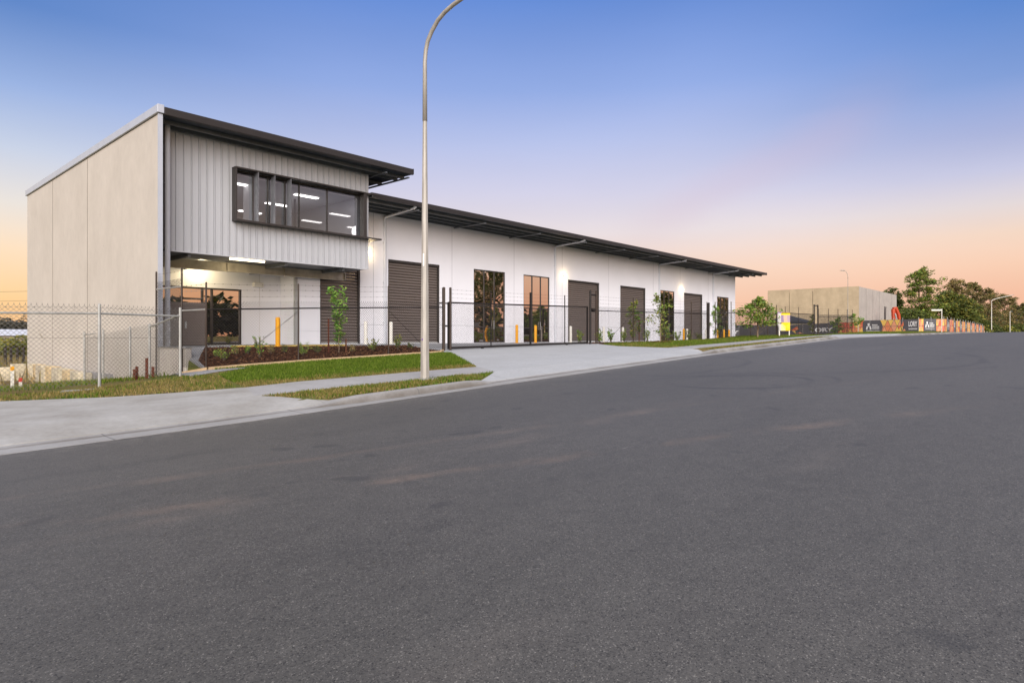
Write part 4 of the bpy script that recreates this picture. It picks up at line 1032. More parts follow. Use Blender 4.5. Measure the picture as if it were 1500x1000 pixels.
def logo(t, P, a, b, z, h, o=.02):
    """white mark of two standing shapes with a peak, and lines of lettering"""
    mb = MB(); w = b-a
    def pl(pts): mb.face([P(a+w*u, z+h*k, o) for u, k in pts])
    pl([(0,.1),(.12,.1),(.16,.62),(.05,.62)]); pl([(.30,.1),(.42,.1),(.37,.62),(.26,.62)]); pl([(.13,.75),(.28,.75),(.28,1.05),(.13,1.05)]); pl([(.10,.5),(.21,.85),(.32,.5),(.27,.45),(.21,.65),(.15,.45)])
    for k, (x1, zz) in enumerate(((.86,.72),(.98,.45),(.98,.18))):
        x = .46
        while x < x1: pl([(x,zz),(min(x+.055,x1),zz),(min(x+.055,x1),zz+.16),(x,zz+.16)]); x += .07
    pl([(.02,-.12),(1,-.12),(1,-.06),(.02,-.06)])
    up('logo', mb, 'whitetext', t)
def words(t, P, s, a, z, h, wid, b=None, o=.025):
    A, Bq = Vector(P(a, z, o)), Vector(P(b if b else a+.01, z, o)); wid = wid or (Bq-A).length; text('lettering', s, 'whitetext', t, A, Bq-A, h, wid)
def swirl(t, P, a, b, z, h):
    mb = MB(); w = b-a
    for pts, c in (([(0,.55),(.45,.95),(.3,.5)], RE), ([(.3,.5),(.45,.95),(.55,.6)], OR), ([(.05,.5),(.3,.5),(.4,.1)], YE), ([(.4,.1),(.9,.12),(.6,.32)], PE)): mb.face([P(a+w*u, z+h*k, .022) for u, k in pts], c)
    up('emblem', mb, 'print', t)
def pipes(t, P, h, fr, hh=.25):
    for a in fr:
        A = Vector(P(a, -.15, -.04)); mb = MB(); mb.tube([A, A+Vector((0,0,h+.15+hh))], .045, 8); up('post', mb, 'galv', t)
# run 1: faces the camera at the corner of the lot
H1 = thing('construction_hoarding', 'orange and grey triangle-patterned banner fence below the orange excavator arm', 'banner fence', (110,21,.7))
hb = .72; h1 = 1.86
P, o = banner(H1, (105.2,25.1), (100.6,16.75), hb, hb, h1, [(0,.07,'tri'),(.40,.72,'tri')])
logo(H1, P, .13,.37,.42,.95); swirl(H1, P, .725,.815,.1,1.55); words(H1, P, 'LORY', .848, .86, .72, None, .985)
mb = MB()
def wedge(pts, c): mb.face([P(u, z, .007) for u, z in pts], c)
wedge([(.40,h1),(.40,0),(.455,h1*.5)], DG) if False else None
wedge([(.385,h1),(.47,h1),(.43,h1/2)], YE); wedge([(.385,h1),(.43,h1/2),(.40,0),(.38,0)], DG); wedge([(.68,0),(.75,0),(.715,h1/2)], YE); wedge([(.025,h1),(.085,h1),(.055,h1/2)], RE); wedge([(.0,0),(.085,0),(.05,h1/2)], YE)
up('banner_corner', mb, 'print', H1)
mb = MB(); x = .848
while x < .98: mb.face([P(x,.44,.022),P(x+.007,.44,.022),P(x+.007,.62,.022),P(x,.62,.022)]); x += .0098
up('fine_print', mb, 'whitetext', H1)
pipes(H1, P, h1, (0,.2,.4,.6,.75,1.0), .22)
# run 2: short splay towards the road
H2 = thing('construction_hoarding', 'grey banner bay with a white logo at the corner beside the street name sign', 'banner fence', (102,15.7,.7))
P, o = banner(H2, (100.6,16.75), (104.0,14.35), hb, hb, 1.88, [(0,.20,'tri'),(.70,1.0,'tri')]); logo(H2, P, .26,.62,.62,.85); pipes(H2, P, 1.88, (.02,.5,1.0))
# run 3: along the road
H3 = thing('construction_hoarding', 'long run of orange banners seen end-on along the road towards the far street lamps', 'banner fence', (130,15,.7))
for k in range(8):
    a, b = k/8, (k+1)/8; p = Vector((104.2,14.35)).lerp(Vector((163,15.5)), a); q = Vector((104.2,14.35)).lerp(Vector((163,15.5)), b-.006)
    za, zb4 = gz(*p)-.0, gz(*q)-.0
    P, o = banner(H3, p, q, za, zb4, 1.85, [(0,.36,'tri'),(.8,1,'tri')])
    if k%2: words(H3, P, 'LORY', .42, .8, .7, None, .6)
    else: logo(H3, P, .42,.76,.6,.85)
    pipes(H3, P, 1.85, (0,.5), .3)
# run 4: the side boundary seen through the black fence
H4 = thing('construction_hoarding', 'dark grey banner fence with large white lettering behind the black fence and yellow sign', 'banner fence', (121,45,.3))
yb = .30
P, o = banner(H4, (120.2,62), (120.6,49.6), yb, yb, 1.75, []); words(H4, P, 'LORY', .62, .52, .62, None, 1.0); swirl(H4, P, .02,.12,.1,1.4)
pipes(H4, P, 1.75, (0,.33,.66,1), .2)
P, o = banner(H4, (120.6,49.6), (105.3,25.3), yb+.02, .62, 1.8, [(.87,1,'tri')]); words(H4, P, 'LORY', .665, .45, .66, None, .835); swirl(H4, P, .50,.62,.05,1.5)
pipes(H4, P, 1.8, (.2,.4,.6,.8), .2)

# ------------------------------------------------------------------ concrete shell next door
B2 = thing('concrete_building', 'roofless raw concrete panel building beyond the hoarding at right', 'building', (143.8,34.3,.4))
mb = MB(); T2 = 10.55
for v0, v1 in ((34.3,43.2),(43.2,48.0),(48.0,52.7)): mb.box(143.8,144.0,v0+.05,v1-.05,-.5,T2)
up('side_wall', mb, 'panel2', B2)
mb = MB(); mb.box(144.04,144.16,34.6,52.6,-.5,T2-.6); ups('panel_joint', mb, 'dark', B2)
mb = MB(); wall_grid(mb, 's', 34.3, 144.02, 178.6, -.5, T2-.05, [(165.5,168.4,0,7.2)], .2); up('front_wall', mb, 'panel2b', B2)
mb = MB(); mb.box(178.4,178.6,34.52,52.7,-.5,T2-.1); mb.box(144.02,178.38,52.5,52.7,-.5,T2-.4); up('rear_wall', mb, 'panel2b', B2)
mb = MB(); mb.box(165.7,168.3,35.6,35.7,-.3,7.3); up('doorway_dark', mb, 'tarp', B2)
mb = MB()
for s in (149.5,155.2,161,166.9,172.6): mb.box(s-.05,s+.05,34.29,34.31,-.4,T2-.1) if not 165.5 < s < 168.4 else None
ups('panel_joint', mb, 'dark', B2)
# dark gazebo tent in the neighbouring yard
gzb = thing('gazebo', 'dark peaked shade gazebo in the neighbouring yard behind the second gate', 'shade tent', (78,27,-.2))
gc, gr_ = (on(1156,31), 31), 2.6
z0 = gz(*gc)
mb = MB(); tp = (gc[0], gc[1], z0+3.15); cs = [(gc[0]+a*gr_, gc[1]+b*gr_, z0+2.25) for a, b in ((-1,-1),(1,-1),(1,1),(-1,1))]; cd = [(x, y, z-.28) for x, y, z in cs]
for k in range(4): mb.face([cs[k],cs[(k+1)%4],tp]); mb.face([cs[k],cs[(k+1)%4],cd[(k+1)%4],cd[k]])
up('canopy', mb, 'tarp', gzb)
for a, b in ((-1,-1),(1,-1),(1,1),(-1,1)): mb = MB(); mb.tube([(gc[0]+a*gr_*.97,gc[1]+b*gr_*.97,z0-.05),(gc[0]+a*gr_*.97,gc[1]+b*gr_*.97,z0+2.2)], .035, 6); ups('leg', mb, 'frame', gzb)
# pallets / dark containers stacked behind the fence
ct = thing('site_container', 'low dark grey container behind the black fence right of the second gate', 'container', (on(1208,44),44,-.1))
s0, s1 = on(1200,46), on(1217,46); zc = gz(s0,46); mb = MB(); mb.box(s0,s1,46,48.2,zc,zc+2.9,bev=.05); up('body', mb, 'greyprint', ct)
mb = MB()
for k in range(12): a = s0+(s1-s0)*(k+.3)/12; mb.box(a,a+.12,45.95,46.0,zc+.2,zc+2.7)
up('ribs', mb, 'greyprint', ct)
# orange loader arm behind the banners
ex = thing('excavator', 'orange excavator with its arm folded behind the corner banners', 'machine', (150,29,.5))
def EP(x, z, o=0):
    dd = (x-750)/935; Z = 136+o; return (sa*dd*Z+ca*Z, -ca*dd*Z+sa*Z, z)
mb = MB(); mb.tube([EP(1310,.8), EP(1309,3.6), EP(1308.5,6.2)], [.32,.36,.42], 6); mb.tube([EP(1308.5,6.2), EP(1312,6.4), EP(1316,5.0), EP(1318.6,2.6)], [.4,.42,.4,.3], 6); up('arm', mb, 'orange', ex)
mb = MB(); mb.tube([EP(1311.2,5.2,-.5), EP(1316.5,2.6,-.5)], .12, 6); up('ram', mb, 'galv', ex)
e0 = Vector(EP(1315,.6,3)); mb = MB(); mb.box(e0.x-2.0,e0.x+2.2,e0.y-1.3,e0.y+1.3,1.4,2.9,bev=.15); mb.box(e0.x-1.2,e0.x+.4,e0.y-.6,e0.y+1.2,2.91,4.0,bev=.12); up('cab', mb, 'orange', ex)
mb = MB(); mb.box(e0.x-2.3,e0.x+2.3,e0.y-1.5,e0.y-.8,.3,1.3,bev=.3); mb.box(e0.x-2.3,e0.x+2.3,e0.y+.8,e0.y+1.5,.3,1.3,bev=.3); up('track', mb, 'tyre', ex)
# street name sign
sn = thing('street_sign', 'blank-looking white street name blade on a white post beside the banner fence', 'sign', (103.2,12.7,gz(103,12.7)))
q = Vector((on(1379.5,13.0),13.0,gz(100,13.0)))
mb = MB(); mb.tube([q-Vector((0,0,.2)), q+Vector((0,0,2.75))], .05, 10); up('post', mb, 'whitep', sn)
mb = MB(); a = q+Vector((0,0,2.5)); dd = Vector((sa,-ca,0)); nn = Vector((-ca,-sa,0))*.012
w0, w1 = a-dd*1.25, a-dd*.04
mb.mesh([w0-nn, w1-nn, w1+nn, w0+nn]+[x_+Vector((0,0,.2)) for x_ in (w0-nn, w1-nn, w1+nn, w0+nn)], [(0,1,5,4),(1,2,6,5),(2,3,7,6),(3,0,4,7),(4,5,6,7),(3,2,1,0)]); up('name_blade', mb, 'whitep', sn)
# far street lamps
def far_lamp(label, x, Z, hz, r, arm, ad, m='whitep'):
    d = (x-750)/935; s, v = (sa*d+ca)*Z, (sa-ca*d)*Z
    return lamp('street_lamp', label, s, v, None, r, r*.6, arm, hz, ad, m, 10)
far_lamp('thin distant street lamp with a short curved arm rising above the raw concrete building', 1242, 104, 9.5, .065, [(0,-.2),(0,.2),(.1,.6),(.3,.95),(.6,1.1)], (-.67,.74), 'polem')
far_lamp('pale street lamp with a long outreach arm beyond the banner fence', 1452.5, 185, 10.6, .13, [(0,-.2),(0,.4),(.6,.8),(3,1.4),(6.5,2.1)], (.74,-.67))
far_lamp('farthest pale pole right of the outreach lamp near the parked cars', 1479.5, 200, 8.4, .13, [(0,-.2),(0,.3),(.1,.4),(.2,.45)], (.74,-.67))
# parked vehicles at the crest
def car(label, x, Z, m, L=4.4, body=.75, roof=1.45):
    d = (x-750)/935; s, v = (sa*d+ca)*Z, (sa-ca*d)*Z; z = gz(s, v)
    t = thing('parked_car', label, 'car', (s, v, z), 'cars parked past the crest of the road')
    D = Vector((sa,-ca,0)); Nn = Vector((ca,sa,0)); c = Vector((s,v,z))
    pr = [(-L/2,.3),(L/2,.3),(L/2,.72),(L/2-.9,body+.1),(L/2-1.5,roof),(-L/2+1.1,roof),(-L/2+.5,body+.1),(-L/2,.75)]
    mb = MB(); A = [c+D*u+Vector((0,0,h))-Nn*.85 for u, h in pr]; Bk = [c+D*u+Vector((0,0,h))+Nn*.85 for u, h in pr]; n = len(pr)
    mb.mesh(A+Bk, [tuple(range(n)), tuple(range(2*n-1, n-1, -1))]+[(k, k+n, (k+1)%n+n, (k+1)%n) for k in range(n)]); up('body', mb, m, t)
    mb = MB(); mb.face([c+D*u+Vector((0,0,h))-Nn*.86 for u, h in ((L/2-1.0,body+.15),(L/2-1.55,roof-.08),(-L/2+1.15,roof-.08),(-L/2+.65,body+.15))]); up('window', mb, 'tarp', t)
    for u in (-L/2+.85, L/2-.85):
        mb = MB(); q_ = c+D*u+Vector((0,0,.32)); mb.tube([q_-Nn*.9, q_-Nn*.68], .32, 14); up('wheel', mb, 'tyre', t)
car('blue car parked past the crest between the two far poles', 1466.5, 186, 'blue', 4.6)
car('silver car at the right edge past the crest of the road', 1491, 190, 'silver', 4.8)
# traffic posts along the far verge
for x, Z, l in ((1442,172,'short grey bollard just past the end of the banner fence'),(1445.6,176,'middle short grey bollard beyond the banner fence'),(1449,180,'short grey bollard left of the outreach street lamp')):
    d = (x-750)/935; s, v = (sa*d+ca)*Z, (sa-ca*d)*Z; z = gz(s, v); t = thing('bollard', l, 'bollard', (s, v, z), 'short bollards past the crest'); mb = MB(); mb.tube([(s,v,z-.1),(s,v,z+1.9)], .09, 8); up('post', mb, 'galv', t)

# ------------------------------------------------------------------ trees beyond
def at(x, Z): d = (x-750)/935; return (sa*d+ca)*Z, (sa-ca*d)*Z
def gum(label, x, Z, H, width, cols, n=30, per=170, leaf=.30, tm='darkbark', lo=.3, trunk=.22, seed=1, under=0):
    """a eucalypt: bare forking limbs carrying many small separate leaf clumps"""
    rs_ = random.getstate(); random.seed(seed)
    s, v = at(x, Z); z = gz(s, v); t = thing('gum_tree', label, 'tree', (s, v, z), 'trees beyond the construction site')
    tb = MB(); cm = MB(); Wd = width*H
    spine = [Vector((s,v,z-.1))]
    for k in range(1,8): spine.append(Vector((s+random.gauss(0,.012)*H*k**.5, v+random.gauss(0,.012)*H, z+H*.9*k/7)))
    tb.tube(spine, [trunk*(1-.11*k) for k in range(8)], 7)
    for k in range(n):
        f = lo+(1-lo)*(k+random.random())/n
        env = Wd*(.35+.65*math.sin(math.pi*min(1,max(0,(f-lo)/(1-lo)*.80+.16))))
        a = random.uniform(0, 6.283); rr = env*random.uniform(.25,1)
        if f > .9: rr *= .45
        c = Vector((s+math.cos(a)*rr, v+math.sin(a)*rr, z+H*(f-.03)))
        b = spine[max(1,min(7,int(f*6.2)))]
        mid = b.lerp(c,.55)-Vector((0,0,.10*rr))
        tb.tube([b, mid, c], [trunk*.34, trunk*.2, .03], 5)
        q = random.uniform(.7,1.35)*H*.062*(1.15-.25*f)
        for _ in range(3):
            leafball(cm, c+Vector((random.gauss(0,q*.7),random.gauss(0,q*.7),random.gauss(0,q*.35))), (q,q,q*.62), per//3, leaf, cols, core=.15, gap=.05)
    for k in range(under):
        a = random.uniform(0,6.283); rr = Wd*random.uniform(.1,1.1); q = H*.12
        leafball(cm, (s+math.cos(a)*rr, v+math.sin(a)*rr, z+H*random.uniform(.1,lo+.1)), (q,q,q*.9), 220, leaf, cols, core=.2, gap=.1)
    up('trunk', tb, tm, t, smooth=True); up('crown', cm, 'leaf', t); random.setstate(rs_)
    return t
def bigtree(label, x, Z, H, cl, cols, leaf=.42, trunk=.28, tm='darkbark', name='gum_tree', z=None, gap=.12, dens=1):
    s, v = at(x, Z); return tree(name, label, s, v, H, cl, cols, leaf, trunk, 'trees beyond the construction site', 'tree', tm, z, dens, gap=gap)
bigtree('dark rounded tree directly behind the right end of the raw concrete building', 1306, 185, 15, [(0,0,.72,.20,.26,1500),(-.12,0,.6,.16,.2,900),(.1,.05,.58,.18,.24,1000),(.02,0,.35,.22,.24,1200)], DARKG, .42, .3, name='dense_tree')
gum('tallest gum tree with tiered pale trunk and layered crown', 1346, 172, 18.6, .30, OLIVE+GREEN[:2], 54, 150, .32, 'bark', .24, .26, 3, 14)
bigtree('broad dense olive tree filling the middle of the tree line', 1398, 178, 13.8, [(0,0,.66,.34,.24,1900),(-.28,0,.52,.22,.22,1000),(.27,0,.55,.26,.24,1200),(.05,-.1,.4,.36,.22,1400),(-.1,.1,.84,.2,.13,700),(.42,0,.36,.2,.22,800)], OLIVE+DARKG, .42, .35, name='dense_tree')
bigtree('low dense olive bush tree under the tallest gum', 1333, 168, 8.4, [(0,0,.6,.42,.3,1500),(-.3,0,.45,.3,.3,900),(.4,0,.5,.3,.3,900)], DARKG+OLIVE[:1], .42, .2, name='dense_tree')
gum('brownish gum tree rising behind the left of the dense olive tree', 1400, 200, 18.6, .34, BROWNG+OLIVE[:1], 44, 170, .32, 'darkbark', .4, .25, 5, 6)
gum('wide brownish gum tree to the right of the dense olive tree', 1428, 205, 18.8, .42, BROWNG+DARKG[:2], 56, 170, .32, 'darkbark', .3, .25, 8, 18)
gum('sparse gum tree behind the outreach street lamp', 1452, 215, 17.4, .40, BROWNG+DARKG[:1], 36, 140, .32, 'darkbark', .4, .2, 11, 24)
gum('spreading gum tree between the two far poles', 1473, 225, 15.4, .46, BROWNG+DARKG[:2], 40, 150, .32, 'darkbark', .42, .2, 14, 26)
gum('gum tree at the right edge with flat-topped crown', 1497, 230, 13.6, .55, DARKG+BROWNG[:2], 40, 160, .34, 'darkbark', .42, .2, 17, 28)
for i, (x, Z, H, l) in enumerate(((1443,195,6.5,'mid green bushy shrub at the end of the banner fence'),(1475,205,5.2,'rounded bush behind the blue car'),(1492,210,6.4,'dark green bush at the right edge behind the silver car'),(1425,186,6.2,'yellowish bush above the long run of banners'),(1372,170,5.6,'bright low bush above the street name sign'))):
    bigtree(l, x, Z, H, [(0,0,.5,.5,.4,1100),(-.45,0,.36,.4,.34,700),(.45,0,.36,.4,.34,700)], [DARKG, OLIVE, DARKG, OLIVE, OLIVE+BRIGHT[:1]][i], .36, .12, name='bush')
# left background: shrubs, posts, house, far wood
for i, (x, Z, H, w, l) in enumerate(((2,62,2.1,.9,'olive shrub at the far left edge of the field'),(17,60,2.0,.9,'yellow-green shrub behind the dark field posts'),(33,58,2.3,.8,'bright olive shrub beside the raw concrete side wall'),(-22,66,2.4,1.0,'olive shrub outside the left of the dark posts'))):
    s, v = at(x, Z); tree('bush', l, s, v, H, [(0,0,.55,.55,.42,1000),(-.5,0,.42,.42,.36,700),(.5,0,.42,.42,.36,700)], OLIVE+[lin((150,140,60))], .16, .06, 'shrubs in the field', 'shrub', 'darkbark')
FPOST = None
for i, (x, l) in enumerate(((-12,'dark timber post in the dry field, first from the left edge'),(8,'dark timber field post standing leftmost in view'),(16,'second dark timber field post from the left edge'),(25.5,'third dark timber field post from the left edge'),(34.5,'dark timber field post nearest the raw concrete wall'))):
    s, v = at(x, 46); z = gz(s, v)
    if FPOST is None:
        FPOST = thing('field_post', l, 'post', (s, v, z), 'dark posts in the dry field'); mb = MB(); mb.tube([(s,v,z-.2),(s,v,z+1.25),(s,v,z+1.32)], [.085,.08,.06], 8); up('post', mb, 'dkpost', FPOST)
    else: dup(FPOST, (s, v, z), l)
hs = thing('house', 'low house with a pale metal roof in front of the far wood at left', 'house', (*at(10,170), -1.9))
hx, hv = at(12,170); mb = MB(); mb.box(hx-14,hx+14,hv-5,hv+5,-2.2,.7); up('wall', mb, 'brick', hs)
mb = MB(); mb.mesh([(hx-14.6,hv-5.6,.65),(hx+14.6,hv-5.6,.65),(hx+14.6,hv+5.6,.65),(hx-14.6,hv+5.6,.65),(hx-9,hv,2.35),(hx+9,hv,2.35)], [(0,1,5,4),(2,3,4,5),(1,2,5),(3,0,4)]); up('roof', mb, 'roofw', hs)
for k in (-9,-3,4,10): mb = MB(); mb.box(hx+k-.9,hx+k+.9,hv-5.05,hv-5.001,-.9,.3); up('window', mb, 'tarp', hs)
def wood(name, label, pts, n, hmin, hmax, cols, leaf):
    mb = MB()
    for s, v in pts:
        z = gz(s, v); h = random.uniform(hmin, hmax)
        leafball(mb, (s,v,z+h*.5), (h*.42,h*.42,h*.52), n, leaf, cols, core=.3, gap=.1)
    o = mb.build(name, 'leaf'); o['kind'] = 'stuff'; tag(o, label, 'woodland')
FAR = [lin((74,72,62)), lin((88,84,68)), lin((64,66,58)), lin((98,92,74))]
pts = []
for k in range(46):
    x = random.uniform(-420, 80); Z = random.uniform(230, 290); pts.append(at(x, Z))
wood('far_wood', 'dark far-off belt of trees behind the pale roofed house at left', pts, 420, 8, 12, FAR, .7)
pts = [at(random.uniform(1060,1135), random.uniform(190,240)) for _ in range(9)]
wood('far_scrub', 'grey green scrub between the warehouse end and the raw concrete building', pts, 260, 2.5, 4.5, FAR+DARKG, .5)
# the other side of the street, seen in the reflections
pts = [(-50+2.4*k+random.uniform(-2,2), random.uniform(-100,-80)) for k in range(170)]
wood('opposite_wood', 'dark belt of trees across the street behind the viewer', pts, 190, 6.0, 10, [tuple(c_*.4 for c_ in q_) for q_ in DARKG], 1.1)
for k, (s, v, H) in enumerate(((75,-22,16),(81,-25,15),(138,-22,10.5),(144,-25,9),(168,-22,17),(176,-25,16))):
    tree('gum_tree', ('gum tree across the street mirrored in the tall windows, number %s from the left' % 'one two three four five six'.split()[k]), s, v, H, [(0,0,.85,.2,.12,420),(-.15,.1,.7,.2,.12,420),(.15,-.1,.65,.2,.14,420),(0,.12,.5,.25,.15,500),(0,-.12,.36,.25,.15,420)], DARKG, .42, .2, 'gum trees across the street', 'tree', 'darkbark')
# hills on the horizon
mb = MB(); V = []; F = []; n = 160
for k in range(n+1):
    a = R(-70+150*k/n); x = math.tan(a) if abs(math.degrees(a)) < 80 else 5
    dirn = Vector((ca*math.cos(a)+sa*math.sin(a), sa*math.cos(a)-ca*math.sin(a)))
    hh = 22+16*mnoise.noise(Vector((k*.11,0,1)))+5*mnoise.noise(Vector((k*.7,0,4)))+14*max(0, min(1, (math.degrees(a)-34)/6))
    for d_, z in ((760,-8),(860,hh*.55),(980,hh),(1300,hh*.9),(1500,-20)): V.append((dirn.x*d_, dirn.y*d_, z+2*mnoise.noise(Vector((k*1.9,d_,0))) if z > 0 else z))
for k in range(n):
    for j in range(4): F.append((k*5+j, (k+1)*5+j, (k+1)*5+j+1, k*5+j+1))
mb.mesh(V, F); struct(mb.build('hills', 'hill', smooth=True))
# power line crossing the sky at far left
pw = thing('power_line', 'thin power wires crossing the sky behind the raw concrete wall at far left', 'power line', (-60,160,-3))
for xx, zz in ((-330,15),(120,15)):
    s, v = at(xx, 150); mb = MB(); mb.tube([(s,v,-3.5),(s,v,zz-1)], [.2,.14], 8); mb.box(s-1,s+1,v-.06,v+.06,zz-3.2,zz-3.05); up('pole', mb, 'dkpost', pw)
for zz in (10.7,8.5):
    A = Vector((*at(-330,150), zz+.6)); Bq = Vector((*at(120,150), zz+.6)); mb = MB(); mb.tube([A.lerp(Bq, k/12)-Vector((0,0,.6*math.sin(math.pi*k/12))) for k in range(13)], .035, 4, False); up('wire', mb, 'black', pw)

# ------------------------------------------------------------------ light
def lampo(name, typ, loc, e, c, size=.1, **k):
    l = bpy.data.lights.new(name, typ); l.energy = e; l.color = c
    if typ in ('POINT', 'SPOT'): l.shadow_soft_size = size
    for a, b in k.items(): setattr(l, a, b)
    o = bpy.data.objects.new(name, l); o.location = (loc[0], loc[1], loc[2]+ZO); col.objects.link(o); return o
for s, z in LAMPS: lampo('wall_lamp_light', 'POINT', (s,26.12,z-.02), 15, (1,.74,.40), .05)
lampo('recess_light', 'POINT', (11.1,27.25,2.9), 60, (1,.82,.5), .15)
lampo('bay_light', 'POINT', (11.8,25.2,2.6), 16, (1,.82,.5), .15)
for s, v in ((11,26.5),(15,26.5)): lampo('office_light', 'POINT', (s,v,5.2), 16, (1,.95,.90), .3)
SUN_EL, SUN_AZ = 24, math.atan2(-.72, -.69)     # the afterglow lies behind the camera, to the left
sun = bpy.data.lights.new('sun', 'SUN'); sun.energy = 4.0; sun.angle = R(50); sun.color = (1, .98, .97)
so = bpy.data.objects.new('sun', sun); col.objects.link(so)
dv = Vector((math.cos(SUN_AZ)*math.cos(R(SUN_EL)), math.sin(SUN_AZ)*math.cos(R(SUN_EL)), math.sin(R(SUN_EL))))
so.rotation_euler = dv.to_track_quat('Z', 'Y').to_euler()
W = bpy.data.worlds.new('World'); sc.world = W; W.use_nodes = True; nt = W.node_tree; nt.nodes.clear()
out = N(nt, 'ShaderNodeOutputWorld'); bg = N(nt, 'ShaderNodeBackground'); nt.links.new(bg.outputs[0], out.inputs[0])
tc = N(nt, 'ShaderNodeTexCoord'); nrm = N(nt, 'ShaderNodeVectorMath', operation='NORMALIZE'); nt.links.new(tc.outputs['Generated'], nrm.inputs[0])
sx = N(nt, 'ShaderNodeSeparateXYZ'); nt.links.new(nrm.outputs[0], sx.inputs[0])
HI = [(.56,lin((112,148,212))),(.7,lin((216,214,224))),(1,lin((236,230,230)))]  # overhead sky, out of view, paled and brightened to light the ground
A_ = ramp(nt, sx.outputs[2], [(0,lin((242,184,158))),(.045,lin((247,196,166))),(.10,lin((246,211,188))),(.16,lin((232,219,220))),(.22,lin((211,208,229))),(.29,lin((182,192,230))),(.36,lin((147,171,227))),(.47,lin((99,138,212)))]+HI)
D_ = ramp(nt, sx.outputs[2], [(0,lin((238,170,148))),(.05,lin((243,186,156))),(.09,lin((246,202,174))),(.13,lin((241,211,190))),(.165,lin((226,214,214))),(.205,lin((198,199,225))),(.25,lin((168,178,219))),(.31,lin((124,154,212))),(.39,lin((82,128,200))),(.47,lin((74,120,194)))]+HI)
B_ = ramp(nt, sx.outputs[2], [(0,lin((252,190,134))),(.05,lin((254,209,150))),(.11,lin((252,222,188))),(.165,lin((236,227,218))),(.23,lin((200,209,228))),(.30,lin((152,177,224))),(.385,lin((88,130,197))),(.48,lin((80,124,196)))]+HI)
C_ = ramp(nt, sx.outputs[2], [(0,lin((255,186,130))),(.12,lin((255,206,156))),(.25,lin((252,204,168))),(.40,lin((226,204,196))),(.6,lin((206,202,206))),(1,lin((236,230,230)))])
def dotn(v, lo, hi):
    d = N(nt, 'ShaderNodeVectorMath', operation='DOT_PRODUCT'); nt.links.new(nrm.outputs[0], d.inputs[0]); d.inputs[1].default_value = v
    m = N(nt, 'ShaderNodeMapRange'); m.interpolation_type = 'SMOOTHSTEP'; nt.links.new(d.outputs['Value'], m.inputs[0]); m.inputs[1].default_value = lo; m.inputs[2].default_value = hi
    return m.outputs[0]
left = (-sa, ca, 0)
c = mixc(nt, A_.outputs[0], B_.outputs[0], dotn(left, .20, .66))
c = mixc(nt, c, D_.outputs[0], dotn((sa,-ca,0), .22, .66))
c = mixc(nt, c, C_.outputs[0], dotn((-ca,-sa,0), -.15, .75))
# a faint high veil so that the gradient is not perfectly even
mp = N(nt, 'ShaderNodeMapping'); mp.inputs['Scale'].default_value = (1.2,1.2,5); mp.inputs['Rotation'].default_value = (.12,.2,0); nt.links.new(nrm.outputs[0], mp.inputs[0])
nz = N(nt, 'ShaderNodeTexNoise'); nz.inputs['Scale'].default_value = 1.6; nz.inputs['Detail'].default_value = 5; nt.links.new(mp.outputs[0], nz.inputs['Vector'])
rz = ramp(nt, nz.outputs[0], [(.3,.96),(.7,1.03)]); c = mixc(nt, c, rz.outputs[0], 1, 'MULTIPLY')
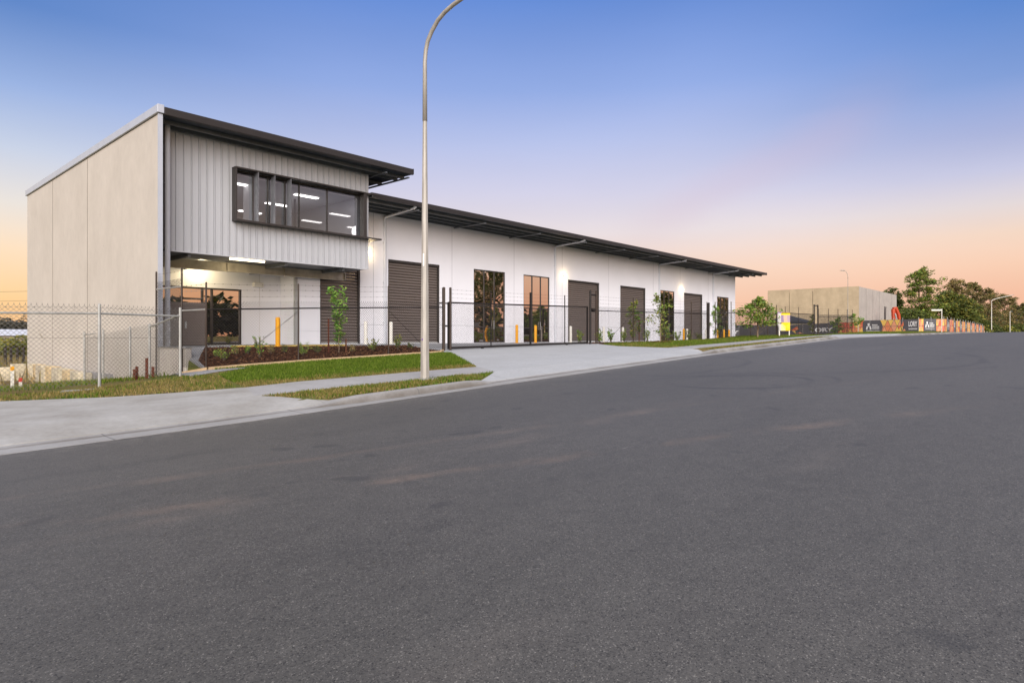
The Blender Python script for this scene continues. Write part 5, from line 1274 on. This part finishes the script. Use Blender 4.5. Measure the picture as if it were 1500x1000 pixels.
# a faint drifting smoke-like wisp, centre right
def pxdir(x, y): d = (x-750)/935; return Vector((sa*d+ca, -ca*d+sa, (495-y)/935)).normalized()
d1, d2 = pxdir(960,325), pxdir(1260,165); pn = d1.cross(d2).normalized(); mid = (d1+d2).normalized(); al = (d2-d1).normalized()
def dotp(v):
    d = N(nt, 'ShaderNodeVectorMath', operation='DOT_PRODUCT'); nt.links.new(nrm.outputs[0], d.inputs[0]); d.inputs[1].default_value = v; return d.outputs['Value']
mj = N(nt, 'ShaderNodeMath', operation='MULTIPLY_ADD'); nt.links.new(nz.outputs[0], mj.inputs[0]); mj.inputs[1].default_value = .10; nt.links.new(dotp(pn), mj.inputs[2])
aj = N(nt, 'ShaderNodeMath', operation='SUBTRACT'); nt.links.new(mj.outputs[0], aj.inputs[0]); aj.inputs[1].default_value = .05
ak = N(nt, 'ShaderNodeMath', operation='ABSOLUTE'); nt.links.new(aj.outputs[0], ak.inputs[0])
w1 = ramp(nt, ak.outputs[0], [(0, .20), (.055, 0)], 'EASE')
al_ = N(nt, 'ShaderNodeMath', operation='ABSOLUTE'); nt.links.new(dotp(al), al_.inputs[0]); w2 = ramp(nt, al_.outputs[0], [(.10, 1), (.24, 0)], 'EASE')
wm = N(nt, 'ShaderNodeMath', operation='MULTIPLY'); nt.links.new(w1.outputs[0], wm.inputs[0]); nt.links.new(w2.outputs[0], wm.inputs[1])
wf_ = N(nt, 'ShaderNodeMath', operation='GREATER_THAN'); nt.links.new(dotp(mid), wf_.inputs[0]); wf_.inputs[1].default_value = 0
wn = N(nt, 'ShaderNodeMath', operation='MULTIPLY'); nt.links.new(wm.outputs[0], wn.inputs[0]); nt.links.new(wf_.outputs[0], wn.inputs[1])
c = mixc(nt, c, lin((214,184,200)), wn.outputs[0])
sky = N(nt, 'ShaderNodeTexSky'); sky.sky_type = 'NISHITA'; sky.sun_disc = False; sky.sun_elevation = R(SUN_EL); sky.sun_rotation = math.pi/2-SUN_AZ
c2 = mixc(nt, (0,0,0), sky.outputs[0], .006); c = mixc(nt, c, c2, 1, 'ADD')
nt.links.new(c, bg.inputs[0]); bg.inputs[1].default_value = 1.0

# ------------------------------------------------------------------ camera
cam = bpy.data.cameras.new('camera'); cam.lens = 36*935/1500; cam.sensor_width = 36; cam.sensor_fit = 'HORIZONTAL'
cam.shift_y = -.0033; cam.clip_end = 6000; cam.clip_start = .05
co = bpy.data.objects.new('camera', cam); co.location = (0,0,ZO); co.rotation_euler = (R(90), 0, math.atan2(sa, ca)-R(90)); col.objects.link(co); sc.camera = co
sc.view_settings.view_transform = 'Standard'; sc.view_settings.look = 'None'; sc.view_settings.exposure = 0; sc.view_settings.gamma = 1
sc.render.engine = 'CYCLES'; sc.cycles.max_bounces = 6; sc.cycles.transparent_max_bounces = 8; sc.cycles.caustics_reflective = False; sc.cycles.caustics_refractive = False
